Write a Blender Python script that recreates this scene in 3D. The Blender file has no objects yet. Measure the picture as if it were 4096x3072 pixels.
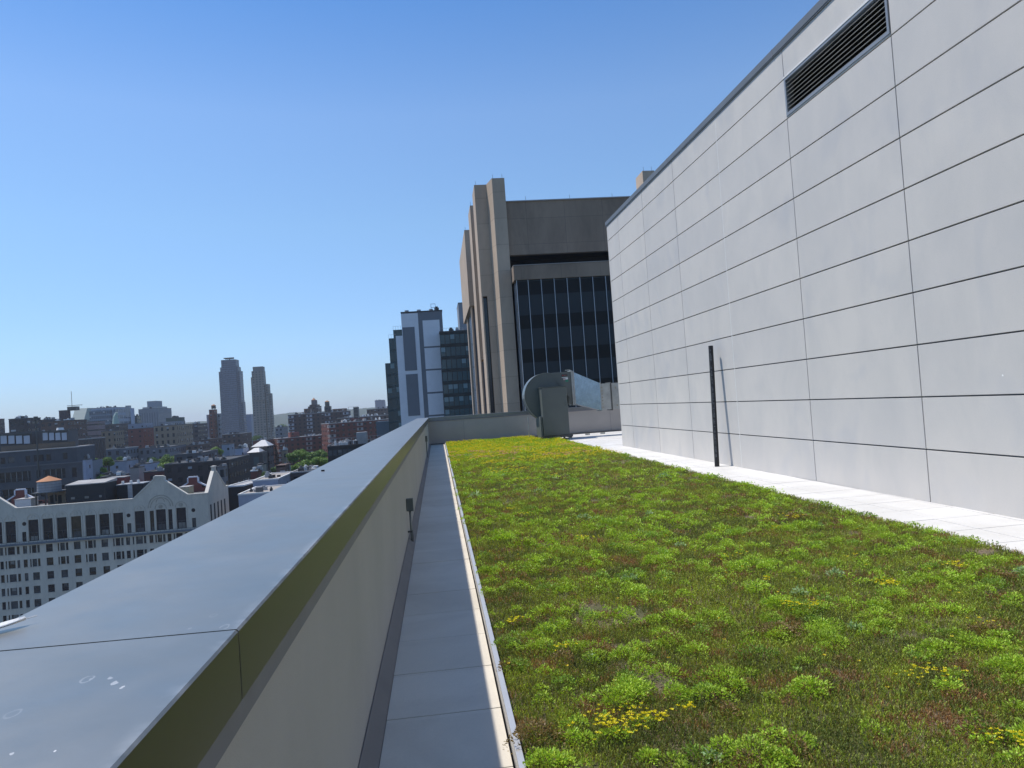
import bpy, bmesh, math, random
import numpy as np
from mathutils import Vector, Matrix
random.seed(7); rng = np.random.default_rng(7)
R = math.radians
S = bpy.context.scene
COL = S.collection

# ------------------------------------------------------------------ camera
W, H, F = 4096., 3072., 2870.
YAW, PITCH, ROLL = R(6.0816), R(1.5367), R(-3.9875)
_cy, _sy, _cp, _sp = math.cos(YAW), math.sin(YAW), math.cos(PITCH), math.sin(PITCH)
_f = Vector((_sy*_cp, _cy*_cp, _sp)); _r = Vector((_cy, -_sy, 0)); _u = _r.cross(_f)
_c, _s = math.cos(ROLL), math.sin(ROLL)
CR, CU, CF = _c*_r + _s*_u, -_s*_r + _c*_u, _f
cd = bpy.data.cameras.new('camera'); cam = bpy.data.objects.new('camera', cd); COL.objects.link(cam)
cd.sensor_width = 36; cd.lens = 36*F/W; cd.clip_start = .05; cd.clip_end = 30000
cam.matrix_world = Matrix(((CR.x, CU.x, -CF.x, 0), (CR.y, CU.y, -CF.y, 0), (CR.z, CU.z, -CF.z, 0), (0, 0, 0, 1)))
S.camera = cam

# ------------------------------------------------------------------ light
SUNV = Vector((-1, .46, 2.12)).normalized()
el = math.asin(SUNV.z); az = math.atan2(SUNV.x, SUNV.y)
w = bpy.data.worlds.new('World'); S.world = w; w.use_nodes = True
nt = w.node_tree; bg = nt.nodes['Background']
sky = nt.nodes.new('ShaderNodeTexSky'); sky.sky_type = 'NISHITA'; sky.sun_disc = False
sky.sun_elevation = el; sky.sun_rotation = az; sky.altitude = 60; sky.air_density = 1.0; sky.dust_density = 0.0; sky.ozone_density = 3.0
hs = nt.nodes.new('ShaderNodeHueSaturation'); hs.inputs['Saturation'].default_value = 1.03
nt.links.new(sky.outputs[0], hs.inputs['Color'])
# hand-tuned elevation ramp on the sky itself, darker and bluer towards the horizon
tcw = nt.nodes.new('ShaderNodeTexCoord'); spw = nt.nodes.new('ShaderNodeSeparateXYZ'); nt.links.new(tcw.outputs['Generated'], spw.inputs[0])
rp_ = nt.nodes.new('ShaderNodeValToRGB'); nt.links.new(spw.outputs[2], rp_.inputs[0]); cr = rp_.color_ramp
for p_, c_ in ((0.0, (.39, .49, .76)), (.10, (.63, .73, .90)), (.25, (.84, .92, .96)), (.38, (.92, .99, 1.05)), (.5, (.60, .85, 1.05))):
    e_ = cr.elements[0] if p_ == 0 else (cr.elements[-1] if p_ == .5 else cr.elements.new(p_)); e_.position = p_; e_.color = (c_[0]/1.6, c_[1]/1.6, c_[2]/1.6, 1)
scw = nt.nodes.new('ShaderNodeVectorMath'); scw.operation = 'SCALE'; scw.inputs[3].default_value = 1.6
mxw = nt.nodes.new('ShaderNodeMix'); mxw.data_type = 'RGBA'; mxw.blend_type = 'MULTIPLY'; mxw.inputs[0].default_value = 1
nt.links.new(hs.outputs[0], mxw.inputs[6]); nt.links.new(rp_.outputs[0], scw.inputs[0]); nt.links.new(scw.outputs[0], mxw.inputs[7]); nt.links.new(mxw.outputs[2], bg.inputs[0]); bg.inputs[1].default_value = .15
sl = bpy.data.lights.new('sun', 'SUN'); sun = bpy.data.objects.new('sun', sl); COL.objects.link(sun)
sl.energy = 4.2; sl.angle = R(.9); sl.color = (1, .94, .855)
sun.rotation_euler = (-SUNV).to_track_quat('-Z', 'Y').to_euler()
S.view_settings.view_transform = 'Standard'; S.view_settings.look = 'None'
S.view_settings.exposure = 0.12; S.view_settings.gamma = 1; S.view_settings.use_curve_mapping = False
S.render.engine = 'CYCLES'
S.cycles.volume_bounces = 0; S.cycles.max_bounces = 6

def ray(x, y): return CF + CR*((x-W/2)/F) - CU*((y-H/2)/F)
def at(x, y, Y): d = ray(x, y); return d*(Y/d.y)
G = -62.0      # street level

# ------------------------------------------------------------------ helpers
def tag(o, label=None, cat=None, group=None, kind=None):
    if label: o['label'] = label
    if cat: o['category'] = cat
    if group: o['group'] = group
    if kind: o['kind'] = kind
    return o
def empty(name, loc=(0, 0, 0), rz=0, label=None, cat=None, group=None, kind=None):
    o = bpy.data.objects.new(name, None); COL.objects.link(o); o.location = loc; o.rotation_euler = (0, 0, rz)
    o.empty_display_size = .3
    return tag(o, label, cat, group, kind)
class MB:
    def __init__(s): s.v = []; s.f = []
    def box(s, x0, x1, y0, y1, z0, z1):
        n = len(s.v)
        s.v += [(x0,y0,z0),(x1,y0,z0),(x1,y1,z0),(x0,y1,z0),(x0,y0,z1),(x1,y0,z1),(x1,y1,z1),(x0,y1,z1)]
        s.f += [(n,n+3,n+2,n+1),(n+4,n+5,n+6,n+7),(n,n+1,n+5,n+4),(n+1,n+2,n+6,n+5),(n+2,n+3,n+7,n+6),(n+3,n,n+4,n+7)]
        return s
    def prism(s, pts, axis, a, b):
        """pts: 2-D outline; extruded along axis between a and b"""
        def P(p, t): return {'z': (p[0], p[1], t), 'y': (p[0], t, p[1]), 'x': (t, p[0], p[1])}[axis]
        n = len(s.v); k = len(pts)
        s.v += [P(p, a) for p in pts] + [P(p, b) for p in pts]
        s.f += [tuple(range(n, n+k)), tuple(range(n+2*k-1, n+k-1, -1))]
        s.f += [(n+i, n+k+i, n+k+(i+1) % k, n+(i+1) % k) for i in range(k)]
        return s
    def cyl(s, p, q, r, r2=None, k=16, caps=True):
        p, q = Vector(p), Vector(q); r2 = r if r2 is None else r2
        d = (q-p).normalized(); a = d.orthogonal().normalized(); b = d.cross(a); n = len(s.v)
        for c, rr in ((p, r), (q, r2)):
            for i in range(k):
                t = 2*math.pi*i/k; s.v.append(tuple(c + a*math.cos(t)*rr + b*math.sin(t)*rr))
        s.f += [(n+i, n+(i+1) % k, n+k+(i+1) % k, n+k+i) for i in range(k)]
        if caps: s.f += [tuple(range(n+k-1, n-1, -1)), tuple(range(n+k, n+2*k))]
        return s
    def build(s, name, m, parent=None, loc=None, smooth=False, bevel=0):
        me = bpy.data.meshes.new(name); me.from_pydata(s.v, [], s.f); me.update()
        bm = bmesh.new(); bm.from_mesh(me); bmesh.ops.recalc_face_normals(bm, faces=bm.faces); bm.to_mesh(me); bm.free()
        o = bpy.data.objects.new(name, me); COL.objects.link(o)
        if m: me.materials.append(m)
        if parent: o.parent = parent
        if loc: o.location = loc
        if smooth:
            for p in me.polygons: p.use_smooth = True
        if bevel:
            b = o.modifiers.new('bevel', 'BEVEL'); b.width = bevel; b.segments = 2; b.limit_method = 'ANGLE'
        return o

# ------------------------------------------------------------------ materials
def new_mat(name):
    m = bpy.data.materials.new(name); m.use_nodes = True
    return m, m.node_tree, m.node_tree.nodes['Principled BSDF']
def N(t, typ, **kw):
    n = t.nodes.new(typ)
    for k, v in kw.items(): setattr(n, k, v)
    return n
def math_(t, op, a, b=None):
    n = N(t, 'ShaderNodeMath', operation=op)
    for i, x in enumerate((a, b)):
        if x is None: continue
        if isinstance(x, (int, float)): n.inputs[i].default_value = x
        else: t.links.new(x, n.inputs[i])
    return n.outputs[0]
def mixc(t, fac, a, b, mode='MIX'):
    n = N(t, 'ShaderNodeMix', data_type='RGBA', blend_type=mode)
    for i, x in ((0, fac), (6, a), (7, b)):
        if isinstance(x, (int, float)): n.inputs[i].default_value = x
        elif isinstance(x, tuple): n.inputs[i].default_value = (*x[:3], 1)
        else: t.links.new(x, n.inputs[i])
    return n.outputs[2]
def noise(t, scale, detail=4, rough=.55, vec=None, dist=0):
    n = N(t, 'ShaderNodeTexNoise'); n.inputs['Scale'].default_value = scale
    n.inputs['Detail'].default_value = detail; n.inputs['Roughness'].default_value = rough; n.inputs['Distortion'].default_value = dist
    if vec is not None: t.links.new(vec, n.inputs['Vector'])
    return n.outputs[0]
def remap(t, x, a, b, c, d):
    n = N(t, 'ShaderNodeMapRange'); t.links.new(x, n.inputs[0])
    for i, v in enumerate((a, b, c, d)): n.inputs[i+1].default_value = v
    return n.outputs[0]
def objvec(t, sc=(1, 1, 1)):
    tc = N(t, 'ShaderNodeTexCoord'); mp = N(t, 'ShaderNodeMapping'); mp.inputs['Scale'].default_value = sc
    t.links.new(tc.outputs['Object'], mp.inputs[0]); return mp.outputs[0]
def mat(name, col, rough=.8, metal=0, var=.15, scale=3, bump=0, bscale=60, stretch=(1, 1, 1), spec=.5, dark=None):
    m, t, b = new_mat(name)
    v = objvec(t, stretch)
    n = noise(t, scale, 5, .6, v)
    lo = dark or tuple(c*(1-var) for c in col); hi = tuple(min(1, c*(1+var*.7)) for c in col)
    t.links.new(mixc(t, remap(t, n, .3, .7, 0, 1), lo, hi), b.inputs['Base Color'])
    b.inputs['Roughness'].default_value = rough; b.inputs['Metallic'].default_value = metal
    b.inputs['Specular IOR Level'].default_value = spec
    if bump:
        bp = N(t, 'ShaderNodeBump'); bp.inputs['Strength'].default_value = bump; bp.inputs['Distance'].default_value = .02
        t.links.new(noise(t, bscale, 3, .6, v), bp.inputs['Height']); t.links.new(bp.outputs[0], b.inputs['Normal'])
    return m
def winmat(name, wall, glass, bay=3., flo=3.2, w=(.25, .75), h=(.3, .8), blind=.25, blindc=(.35, .36, .38), band=None, var=.12, vstripe=None, rough=.2):
    """far facade: regular window openings as a surface pattern in metres; z = 0 is the roof line"""
    m, t, b = new_mat(name)
    tc = N(t, 'ShaderNodeTexCoord'); sp = N(t, 'ShaderNodeSeparateXYZ'); t.links.new(tc.outputs['Object'], sp.inputs[0])
    ns = N(t, 'ShaderNodeSeparateXYZ'); t.links.new(tc.outputs['Normal'], ns.inputs[0])
    u = math_(t, 'DIVIDE', math_(t, 'ADD', sp.outputs[0], sp.outputs[1]), bay)
    v = math_(t, 'DIVIDE', math_(t, 'MULTIPLY', sp.outputs[2], -1), flo)
    fu, fv = math_(t, 'FRACT', u), math_(t, 'FRACT', v)
    def rng_(x, a, b_): return math_(t, 'MULTIPLY', math_(t, 'GREATER_THAN', x, a), math_(t, 'LESS_THAN', x, b_))
    mask = math_(t, 'MULTIPLY', rng_(fu, *w), rng_(fv, *h))
    side = math_(t, 'LESS_THAN', math_(t, 'ABSOLUTE', ns.outputs[2]), .5)
    mask = math_(t, 'MULTIPLY', mask, side)
    cm = N(t, 'ShaderNodeCombineXYZ'); t.links.new(math_(t, 'FLOOR', u), cm.inputs[0]); t.links.new(math_(t, 'FLOOR', v), cm.inputs[1])
    wn = N(t, 'ShaderNodeTexWhiteNoise', noise_dimensions='2D'); t.links.new(cm.outputs[0], wn.inputs[0])
    bl = math_(t, 'LESS_THAN', wn.outputs[0], blind)
    half = math_(t, 'LESS_THAN', fv, (h[0]+h[1])*.5)
    gc = mixc(t, math_(t, 'MULTIPLY', bl, half), glass, blindc)
    n = noise(t, .35, 5, .6, tc.outputs['Object']); n2 = noise(t, 4, 3, .6, tc.outputs['Object'])
    wc = mixc(t, remap(t, n, .3, .7, 0, 1), tuple(c*(1-var) for c in wall), tuple(c*(1+var) for c in wall))
    wc = mixc(t, remap(t, n2, .3, .7, 0, .18), wc, tuple(c*.6 for c in wall))
    if vstripe:   # light vertical strips (stacks of bright windows)
        uu = math_(t, 'FRACT', math_(t, 'DIVIDE', u, vstripe[0]))
        st = math_(t, 'MULTIPLY', math_(t, 'MULTIPLY', rng_(uu, .0, vstripe[1]), rng_(fv, .25, .85)), side)
        wc = mixc(t, math_(t, 'MULTIPLY', st, math_(t, 'GREATER_THAN', wn.outputs[0], .3)), wc, vstripe[2])
    t.links.new(mixc(t, mask, wc, gc), b.inputs['Base Color'])
    t.links.new(remap(t, mask, 0, 1, .9, rough), b.inputs['Roughness'])
    b.inputs['Specular IOR Level'].default_value = .4
    bp = N(t, 'ShaderNodeBump', invert=True); bp.inputs['Strength'].default_value = .8; bp.inputs['Distance'].default_value = .2
    t.links.new(mask, bp.inputs['Height']); t.links.new(bp.outputs[0], b.inputs['Normal'])
    return m

M = {}
# precast wall panels: pale grey with soft dark smudges and faint vertical streaks
def panel_mat():
    m, t, b = new_mat('precast_panel')
    v = objvec(t); vs = objvec(t, (1.6, 1.6, .9)); tc = N(t, 'ShaderNodeTexCoord')
    n1 = remap(t, noise(t, .9, 6, .62, vs, .4), .40, .72, 0, 1)
    n2 = remap(t, noise(t, .35, 4, .5, v), .3, .7, 0, 1)
    n3 = noise(t, 55, 3, .7, v)
    c = mixc(t, n2, (.575, .548, .51), (.625, .592, .545))
    c = mixc(t, math_(t, 'MULTIPLY', n1, .42), c, (.43, .43, .425))
    sm = remap(t, noise(t, 1.1, 3, .5, objvec(t, (1.0, 1.6, .7)), .5), .56, .78, 0, .6)
    c = mixc(t, sm, c, (.43, .44, .46))
    c = mixc(t, remap(t, n3, .35, .7, 0, .16), c, (.40, .40, .40))
    gi = N(t, 'ShaderNodeNewGeometry'); c = mixc(t, math_(t, 'MULTIPLY', gi.outputs['Random Per Island'], .24), c, (.42, .42, .43))
    # light chips near the foot of the wall
    ch = N(t, 'ShaderNodeTexVoronoi'); ch.inputs['Scale'].default_value = 1.3; t.links.new(v, ch.inputs['Vector'])
    c = mixc(t, math_(t, 'LESS_THAN', ch.outputs['Distance'], .014), c, (.8, .8, .78))
    t.links.new(c, b.inputs['Base Color']); b.inputs['Roughness'].default_value = .75; b.inputs['Specular IOR Level'].default_value = .35
    bp = N(t, 'ShaderNodeBump'); bp.inputs['Strength'].default_value = .25; bp.inputs['Distance'].default_value = .004
    t.links.new(noise(t, 130, 4, .65, v), bp.inputs['Height']); t.links.new(bp.outputs[0], b.inputs['Normal'])
    return m
def cast_mat(name, col, var):
    m, t, b = new_mat(name); tc = N(t, 'ShaderNodeTexCoord'); sp = N(t, 'ShaderNodeSeparateXYZ'); t.links.new(tc.outputs['Object'], sp.inputs[0])
    u = math_(t, 'DIVIDE', math_(t, 'ADD', sp.outputs[0], sp.outputs[1]), 4.6); v = math_(t, 'DIVIDE', sp.outputs[2], 3.1)
    cm = N(t, 'ShaderNodeCombineXYZ'); t.links.new(math_(t, 'FLOOR', u), cm.inputs[0]); t.links.new(math_(t, 'FLOOR', v), cm.inputs[1])
    wn = N(t, 'ShaderNodeTexWhiteNoise', noise_dimensions='2D'); t.links.new(cm.outputs[0], wn.inputs[0])
    n = noise(t, .3, 6, .65, objvec(t, (1, 1, .45)), .5); n2 = noise(t, 1.8, 5, .7, objvec(t, (1, 1, .25)))
    c = mixc(t, remap(t, n, .32, .68, 0, 1), tuple(x*(1-var) for x in col), tuple(x*(1+var*.5) for x in col))
    c = mixc(t, math_(t, 'MULTIPLY', wn.outputs[0], .22), c, tuple(x*.62 for x in col))
    c = mixc(t, remap(t, n2, .5, .8, 0, .35), c, tuple(x*.6 for x in col))
    ln = math_(t, 'MAXIMUM', math_(t, 'LESS_THAN', math_(t, 'FRACT', v), .012), math_(t, 'LESS_THAN', math_(t, 'FRACT', u), .008))
    c = mixc(t, math_(t, 'MULTIPLY', ln, .45), c, (.05, .045, .04))
    t.links.new(c, b.inputs['Base Color']); b.inputs['Roughness'].default_value = .88
    return m
M['panel'] = panel_mat()
M['wjoint'] = mat('wall_joint', (.19, .195, .21), .9)
M['joint'] = mat('joint_dark', (.085, .09, .105), .9)
M['caulk'] = mat('joint_caulk', (.72, .72, .70), .7)
M['coping2'] = mat('penthouse_coping_metal', (.15, .16, .17), .5, .15, .1, 2)
M['louver'] = mat('louver_aluminium', (.27, .285, .30), .45, .3, .08, 3)
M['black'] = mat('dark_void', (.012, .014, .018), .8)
def coping_mat():
    m, t, b = new_mat('coping_metal')
    v = objvec(t); tc = N(t, 'ShaderNodeTexCoord')
    c = mixc(t, remap(t, noise(t, 2.2, 5, .6, v, .6), .35, .7, 0, 1), (.345, .325, .285), (.375, .355, .315))
    c = mixc(t, remap(t, noise(t, 9, 4, .6, v), .45, .8, 0, .12), c, (.52, .52, .5))
    # dried water rings and dull rub marks along the inner edge, in metres
    sp = N(t, 'ShaderNodeSeparateXYZ'); t.links.new(tc.outputs['Object'], sp.inputs[0])
    vo = N(t, 'ShaderNodeTexVoronoi', feature='F1'); vo.inputs['Scale'].default_value = 24; vo.inputs['Randomness'].default_value = 1
    mp = N(t, 'ShaderNodeMapping'); mp.inputs['Scale'].default_value = (1, .55, 1); t.links.new(tc.outputs['Object'], mp.inputs[0])
    t.links.new(mp.outputs[0], vo.inputs['Vector'])
    d = math_(t, 'ADD', vo.outputs['Distance'], remap(t, noise(t, 30, 3, .6, v), 0, 1, -.10, .10))
    ring = math_(t, 'MULTIPLY', math_(t, 'GREATER_THAN', d, .15), math_(t, 'LESS_THAN', d, .21))
    v2 = N(t, 'ShaderNodeTexVoronoi', feature='F1'); v2.inputs['Scale'].default_value = 42; t.links.new(mp.outputs[0], v2.inputs['Vector'])
    d2 = math_(t, 'ADD', v2.outputs['Distance'], remap(t, noise(t, 60, 2, .6, v), 0, 1, -.12, .12))
    dots = math_(t, 'MULTIPLY', math_(t, 'LESS_THAN', d2, .13), math_(t, 'GREATER_THAN', noise(t, 8, 2, .5, v), .54))
    ring = math_(t, 'MAXIMUM', ring, dots)
    pick = math_(t, 'GREATER_THAN', noise(t, 3.1, 2, .5, v), .47)
    edge = remap(t, sp.outputs[0], .0, .17, 0, 1)
    near = remap(t, sp.outputs[1], 1.5, .95, 0, 1)
    spots = math_(t, 'MULTIPLY', math_(t, 'MULTIPLY', ring, pick), math_(t, 'MULTIPLY', edge, near))
    rub = math_(t, 'MULTIPLY', remap(t, sp.outputs[0], .212, .236, 0, 1), remap(t, noise(t, 7, 4, .7, v), .48, .68, 0, .45))
    f = math_(t, 'MINIMUM', math_(t, 'ADD', math_(t, 'MULTIPLY', spots, .95), math_(t, 'MULTIPLY', rub, .6)), 1.0)
    c = mixc(t, f, c, (.72, .70, .66))
    t.links.new(c, b.inputs['Base Color'])
    t.links.new(remap(t, f, 0, 1, 1.0, .1), b.inputs['Metallic'])
    t.links.new(remap(t, noise(t, 5, 4, .6, v), .3, .7, .36, .41), b.inputs['Roughness'])
    bp = N(t, 'ShaderNodeBump'); bp.inputs['Strength'].default_value = .025; bp.inputs['Distance'].default_value = .01
    t.links.new(noise(t, 2.6, 2, .5, v), bp.inputs['Height']); t.links.new(bp.outputs[0], b.inputs['Normal'])
    return m
M['coping'] = coping_mat()
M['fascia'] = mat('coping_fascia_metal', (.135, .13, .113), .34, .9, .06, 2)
M['strip'] = mat('drip_strip', (.20, .20, .22), .6, .2, .1, 4)
M['parapet'] = mat('parapet_render', (.43, .41, .37), .85, 0, .07, 1.2, .35, 220)
M['flash'] = mat('base_flashing', (.17, .16, .15), .7, 0, .12, 3)
def paver_mat(name, c0, c1, c2, seed):
    m, t, b = new_mat(name); v = objvec(t); tc = N(t, 'ShaderNodeTexCoord')
    sp = N(t, 'ShaderNodeSeparateXYZ'); t.links.new(tc.outputs['Object'], sp.inputs[0])
    cm = N(t, 'ShaderNodeCombineXYZ')
    t.links.new(math_(t, 'FLOOR', math_(t, 'DIVIDE', math_(t, 'ADD', sp.outputs[0], seed), .6096)), cm.inputs[0])
    t.links.new(math_(t, 'FLOOR', math_(t, 'DIVIDE', math_(t, 'ADD', sp.outputs[1], -3.72+61), .6096)), cm.inputs[1])
    wn = N(t, 'ShaderNodeTexWhiteNoise', noise_dimensions='2D'); t.links.new(cm.outputs[0], wn.inputs[0])
    c = mixc(t, wn.outputs[0], c0, c1)
    c = mixc(t, remap(t, noise(t, 1.4, 5, .6, v, .5), .42, .72, 0, .7), c, c2)
    c = mixc(t, remap(t, noise(t, 90, 2, .6, v), .4, .75, 0, .12), c, (.3, .3, .3))
    t.links.new(c, b.inputs['Base Color']); b.inputs['Roughness'].default_value = .8
    bp = N(t, 'ShaderNodeBump'); bp.inputs['Strength'].default_value = .2; bp.inputs['Distance'].default_value = .003
    t.links.new(noise(t, 160, 3, .6, v), bp.inputs['Height']); t.links.new(bp.outputs[0], b.inputs['Normal'])
    return m
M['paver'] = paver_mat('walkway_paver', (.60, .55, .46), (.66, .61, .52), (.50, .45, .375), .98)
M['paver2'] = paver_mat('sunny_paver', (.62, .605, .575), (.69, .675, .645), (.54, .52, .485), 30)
M['edge'] = mat('aluminium_edging', (.60, .60, .60), .42, .5, .06, 4)
M['pipe'] = mat('black_iron_pipe', (.018, .018, .020), .55, .2, .3, 6, .3, 90)
M['print'] = mat('white_print', (.22, .23, .25), .7)
M['soil'] = None
M['fan'] = mat('fan_green_grey_paint', (.11, .124, .115), .5, .1, .08, 2)
M['galv'] = mat('galvanised_duct', (.38, .45, .52), .24, .9, .18, 5)
M['galv2'] = mat('dull_duct_section', (.40, .41, .39), .5, .35, .2, 4)
M['steel'] = mat('dark_steel', (.09, .09, .085), .5, .4)
M['tape'] = mat('duct_patch', (.30, .28, .22), .7)
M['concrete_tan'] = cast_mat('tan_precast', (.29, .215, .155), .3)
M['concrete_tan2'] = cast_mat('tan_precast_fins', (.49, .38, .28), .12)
M['roofgrey'] = mat('roof_membrane_grey', (.12, .12, .122), .9, 0, .3, .3)
M['rooflight'] = mat('roof_membrane_pale', (.36, .35, .34), .9, 0, .2, .3)
M['roofdark'] = mat('roof_tar_dark', (.06, .06, .062), .9, 0, .3, .3)
M['unit'] = mat('rooftop_unit_grey', (.34, .35, .36), .6, 0, .2, 1)
M['white'] = mat('white_trim', (.70, .70, .68), .6, 0, .05, 2)

# ------------------------------------------------------------------ ROOF TERRACE (host building)
FZ = -1.55
def place_struct(o): return tag(o, kind='structure')
b = MB().box(-.84, 30, -8, 31.6, G, FZ-.25)
host = b.build('roof_deck', mat('host_wall', (.4, .4, .39), .85)); place_struct(host)
# walkway pavers
def pavers(name, rects, m, z=FZ, gap=.003, off=(0, 0)):
    b = MB(); p = .6096
    b2 = MB()
    for (x0, x1, y0, y1) in rects:
        xs = [x0]; 
        k = math.ceil((x0-off[0])/p+1e-6)
        while off[0]+k*p < x1-.02: xs.append(off[0]+k*p); k += 1
        xs.append(x1)
        ys = [y0]; k = math.ceil((y0-off[1])/p+1e-6)
        while off[1]+k*p < y1-.02: ys.append(off[1]+k*p); k += 1
        ys.append(y1)
        for i in range(len(xs)-1):
            for j in range(len(ys)-1):
                dz = random.uniform(-.0012, .0012)
                b.box(xs[i]+gap, xs[i+1]-gap, ys[j]+gap, ys[j+1]-gap, z-.05, z+dz)
        b2.box(x0, x1, y0, y1, z-.24, z-.012)
    o = b.build(name, m, bevel=.002); place_struct(o)
    return o, b2
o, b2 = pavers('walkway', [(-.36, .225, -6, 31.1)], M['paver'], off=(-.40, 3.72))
place_struct(b2.build('walkway_bed', M['joint']))
BEDX0, BEDX1 = .27, 4.585
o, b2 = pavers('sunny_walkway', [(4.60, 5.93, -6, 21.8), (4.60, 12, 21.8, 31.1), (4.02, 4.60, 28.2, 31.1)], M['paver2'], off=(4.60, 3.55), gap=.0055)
place_struct(b2.build('sunny_walkway_bed', mat('joint_pale', (.5, .48, .45), .9)))

# left parapet
pw = empty('parapet_wall', (-.62, 0, FZ), 0, 'pale rendered parapet along the walkway with a wide blue-grey metal coping', 'parapet')
b = MB().box(-.22, .19, -8, 31.2, -.25, 1.01); b.build('wall', M['parapet'], pw)
b = MB().box(.155, .206, -8, 31.195, .968, 1.052); b.build('drip_strip', M['strip'], pw)
b = MB()
b.prism([(.193, 0), (.262, 0), (.262, .004), (.196, .075), (.193, .075)], 'y', -8, 31.19)
b.build('base_flashing', M['flash'], pw)
# coping lengths with open seams
seams = [-8, -1.75, 1.345, 10.78, 20.1, 31.2]
M['coping_dark'] = M['joint']
for i in range(len(seams)-1):
    a, c = seams[i]+.003, seams[i+1]-.003
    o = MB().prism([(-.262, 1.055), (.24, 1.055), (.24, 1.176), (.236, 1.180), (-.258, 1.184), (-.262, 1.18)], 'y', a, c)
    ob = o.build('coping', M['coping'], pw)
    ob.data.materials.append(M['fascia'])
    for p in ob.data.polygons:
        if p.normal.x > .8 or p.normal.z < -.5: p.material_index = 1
# world-coordinates for the coping object coords: x_obj = x_world+.62
MB().box(-.25, .23, -7.9, 31.0, 1.05, 1.165).build('coping_backing', M['joint'], pw)
for yy in (2.0,): MB().cyl((-.17, 4.95, 1.178), (-.17, 4.95, 1.192), .012, k=8).build('bolt_head', M['black'], pw)

# back parapet
bw = empty('parapet_wall', (4, 31.2, FZ), 0, 'shaded grey parapet closing the far end of the roof behind the blower', 'parapet')
MB().box(-4.43, 9, .03, .44, -.25, 1.01).build('wall', mat('parapet_render_end', (.41, .375, .34), .85, 0, .08, 1, .2, 200), bw)
MB().box(-4.43, 9, .008, .028, 1.0, 1.05).build('drip_strip', M['strip'], bw)
MB().box(-4.89, 9, 0.003, .5, 1.052, 1.178).build('coping', mat('end_coping_metal', (.20, .21, .21), .4, .6, .05, 2), bw)
MB().box(-4.42, 9, -.03, .03, 0, .05).build('base_flashing', M['flash'], bw)
for xx in (-2.9, .55, 3.6): MB().box(xx-.004, xx+.004, .024, .031, .06, .99).build('joint', M['strip'], bw)

# junction box on conduit
jb = empty('junction_box', (-.40, 8.46, FZ), 0, 'small grey electrical box on a conduit stub against the left parapet', 'junction box')
MB().box(-.028, .045, -.03, .03, .385, .53).build('box', M['fan'], jb, bevel=.004)
MB().box(.045, .052, -.034, .034, .381, .534).build('cover', mat('jbox_cover', (.2, .22, .21), .5, .3), jb)
MB().cyl((.01, 0, .0), (.01, 0, .39), .013).build('conduit', mat('conduit', (.22, .23, .22), .45, .5), jb, smooth=True)
MB().box(-.03, .02, -.02, .02, .14, .155).build('clamp', M['steel'], jb)
MB().cyl((.02, .03, 0), (.02, .03, .16), .008).build('conduit', M['steel'], jb)
jb2 = empty('junction_box', (-.41, 22.5, FZ), 0, 'narrow grey outlet box far down the left parapet near the corner', 'junction box')
MB().box(-.02, .05, -.04, .04, .55, .72).build('box', M['fan'], jb2, bevel=.004)
MB().cyl((.01, 0, .0), (.01, 0, .56), .014).build('conduit', M['fan'], jb2)

# glint on the coping metal, modelled as a white sliver by the seam
fe = empty('glint', (-.862, 1.468, -.3645), R(48), 'small white curled sliver standing for a glint beside the coping seam', 'glint')
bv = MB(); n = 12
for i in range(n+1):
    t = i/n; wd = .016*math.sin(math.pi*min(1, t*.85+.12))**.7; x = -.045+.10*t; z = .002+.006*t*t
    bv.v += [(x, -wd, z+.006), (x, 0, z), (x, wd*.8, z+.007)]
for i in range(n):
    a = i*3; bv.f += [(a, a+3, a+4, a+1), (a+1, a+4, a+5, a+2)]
fo = bv.build('glint_sliver', mat('glint_white', (.85, .84, .80), .6), fe); sm = fo.modifiers.new('s', 'SOLIDIFY'); sm.thickness = .0012
MB().cyl((-.075, 0, .003), (.075, 0, .0115), .0012, k=6).build('shaft', M['white'], fe)  # thin stem of the white sliver that stands in for the glint

# ------------------------------------------------------------------ PENTHOUSE with panel wall (left face tilts 0.97 deg)
wa = Vector((5.64, 21.79, FZ)); wd = Vector((5.87-5.64, 8.17-21.79, 0)); wlen = wd.length; ang = math.atan2(wd.y, wd.x)
# local frame: +x toward the camera along the wall, outward normal = -y local... world -X
ph = empty('penthouse', wa, ang, 'tall pale grey panelled rooftop penthouse with a slatted louver high in its wall', 'building')
# in local coords: outward (toward the garden, world -X) is local -y if ang ~ -89 deg -> local y = world +X side
def wy(y): return (21.79-y)/abs(wd.y)*wlen     # world y -> local x
joints = [20.58, 18.22, 15.88, 13.40, 10.74, 8.18, 5.62, 3.06, .5, -2.06]
RH = .6395; rows = [i*RH for i in range(11)] + [6.875]
xs = [0] + [wy(j) for j in joints] + [wy(-5)]
pb = MB(); g = .009
for i in range(len(xs)-1):
    gl = .0075 if i > 0 else 0; gr = .0075
    for k in range(11):
        if i == 5 and k == 9: 
            pb.box(xs[i]+gl, xs[i+1]-gr, 0.0, .05, rows[9]+g, rows[9]+.035)
            continue
        z0 = rows[k]+g if k else 0
        pb.box(xs[i]+gl, xs[i+1]-gr, 0, .05, z0, rows[k+1]-g)
pb.build('cladding', M['panel'], ph, bevel=.003)
core = MB()
lx0, lx1 = xs[5], xs[6]; lz0, lz1 = rows[9]+.035, rows[10]
core.box(.01, lx0+.01, .035, .4, -.25, 6.87); core.box(lx1-.01, xs[-1], .035, .4, -.25, 6.87)
core.box(lx0+.01, lx1-.01, .035, .4, -.25, lz0); core.box(lx0+.01, lx1-.01, .035, .4, lz1, 6.87)
core.box(.01, xs[-1], .4, 10, -.25, 6.6)
core.build('wall_core', M['wjoint'], ph)
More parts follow.
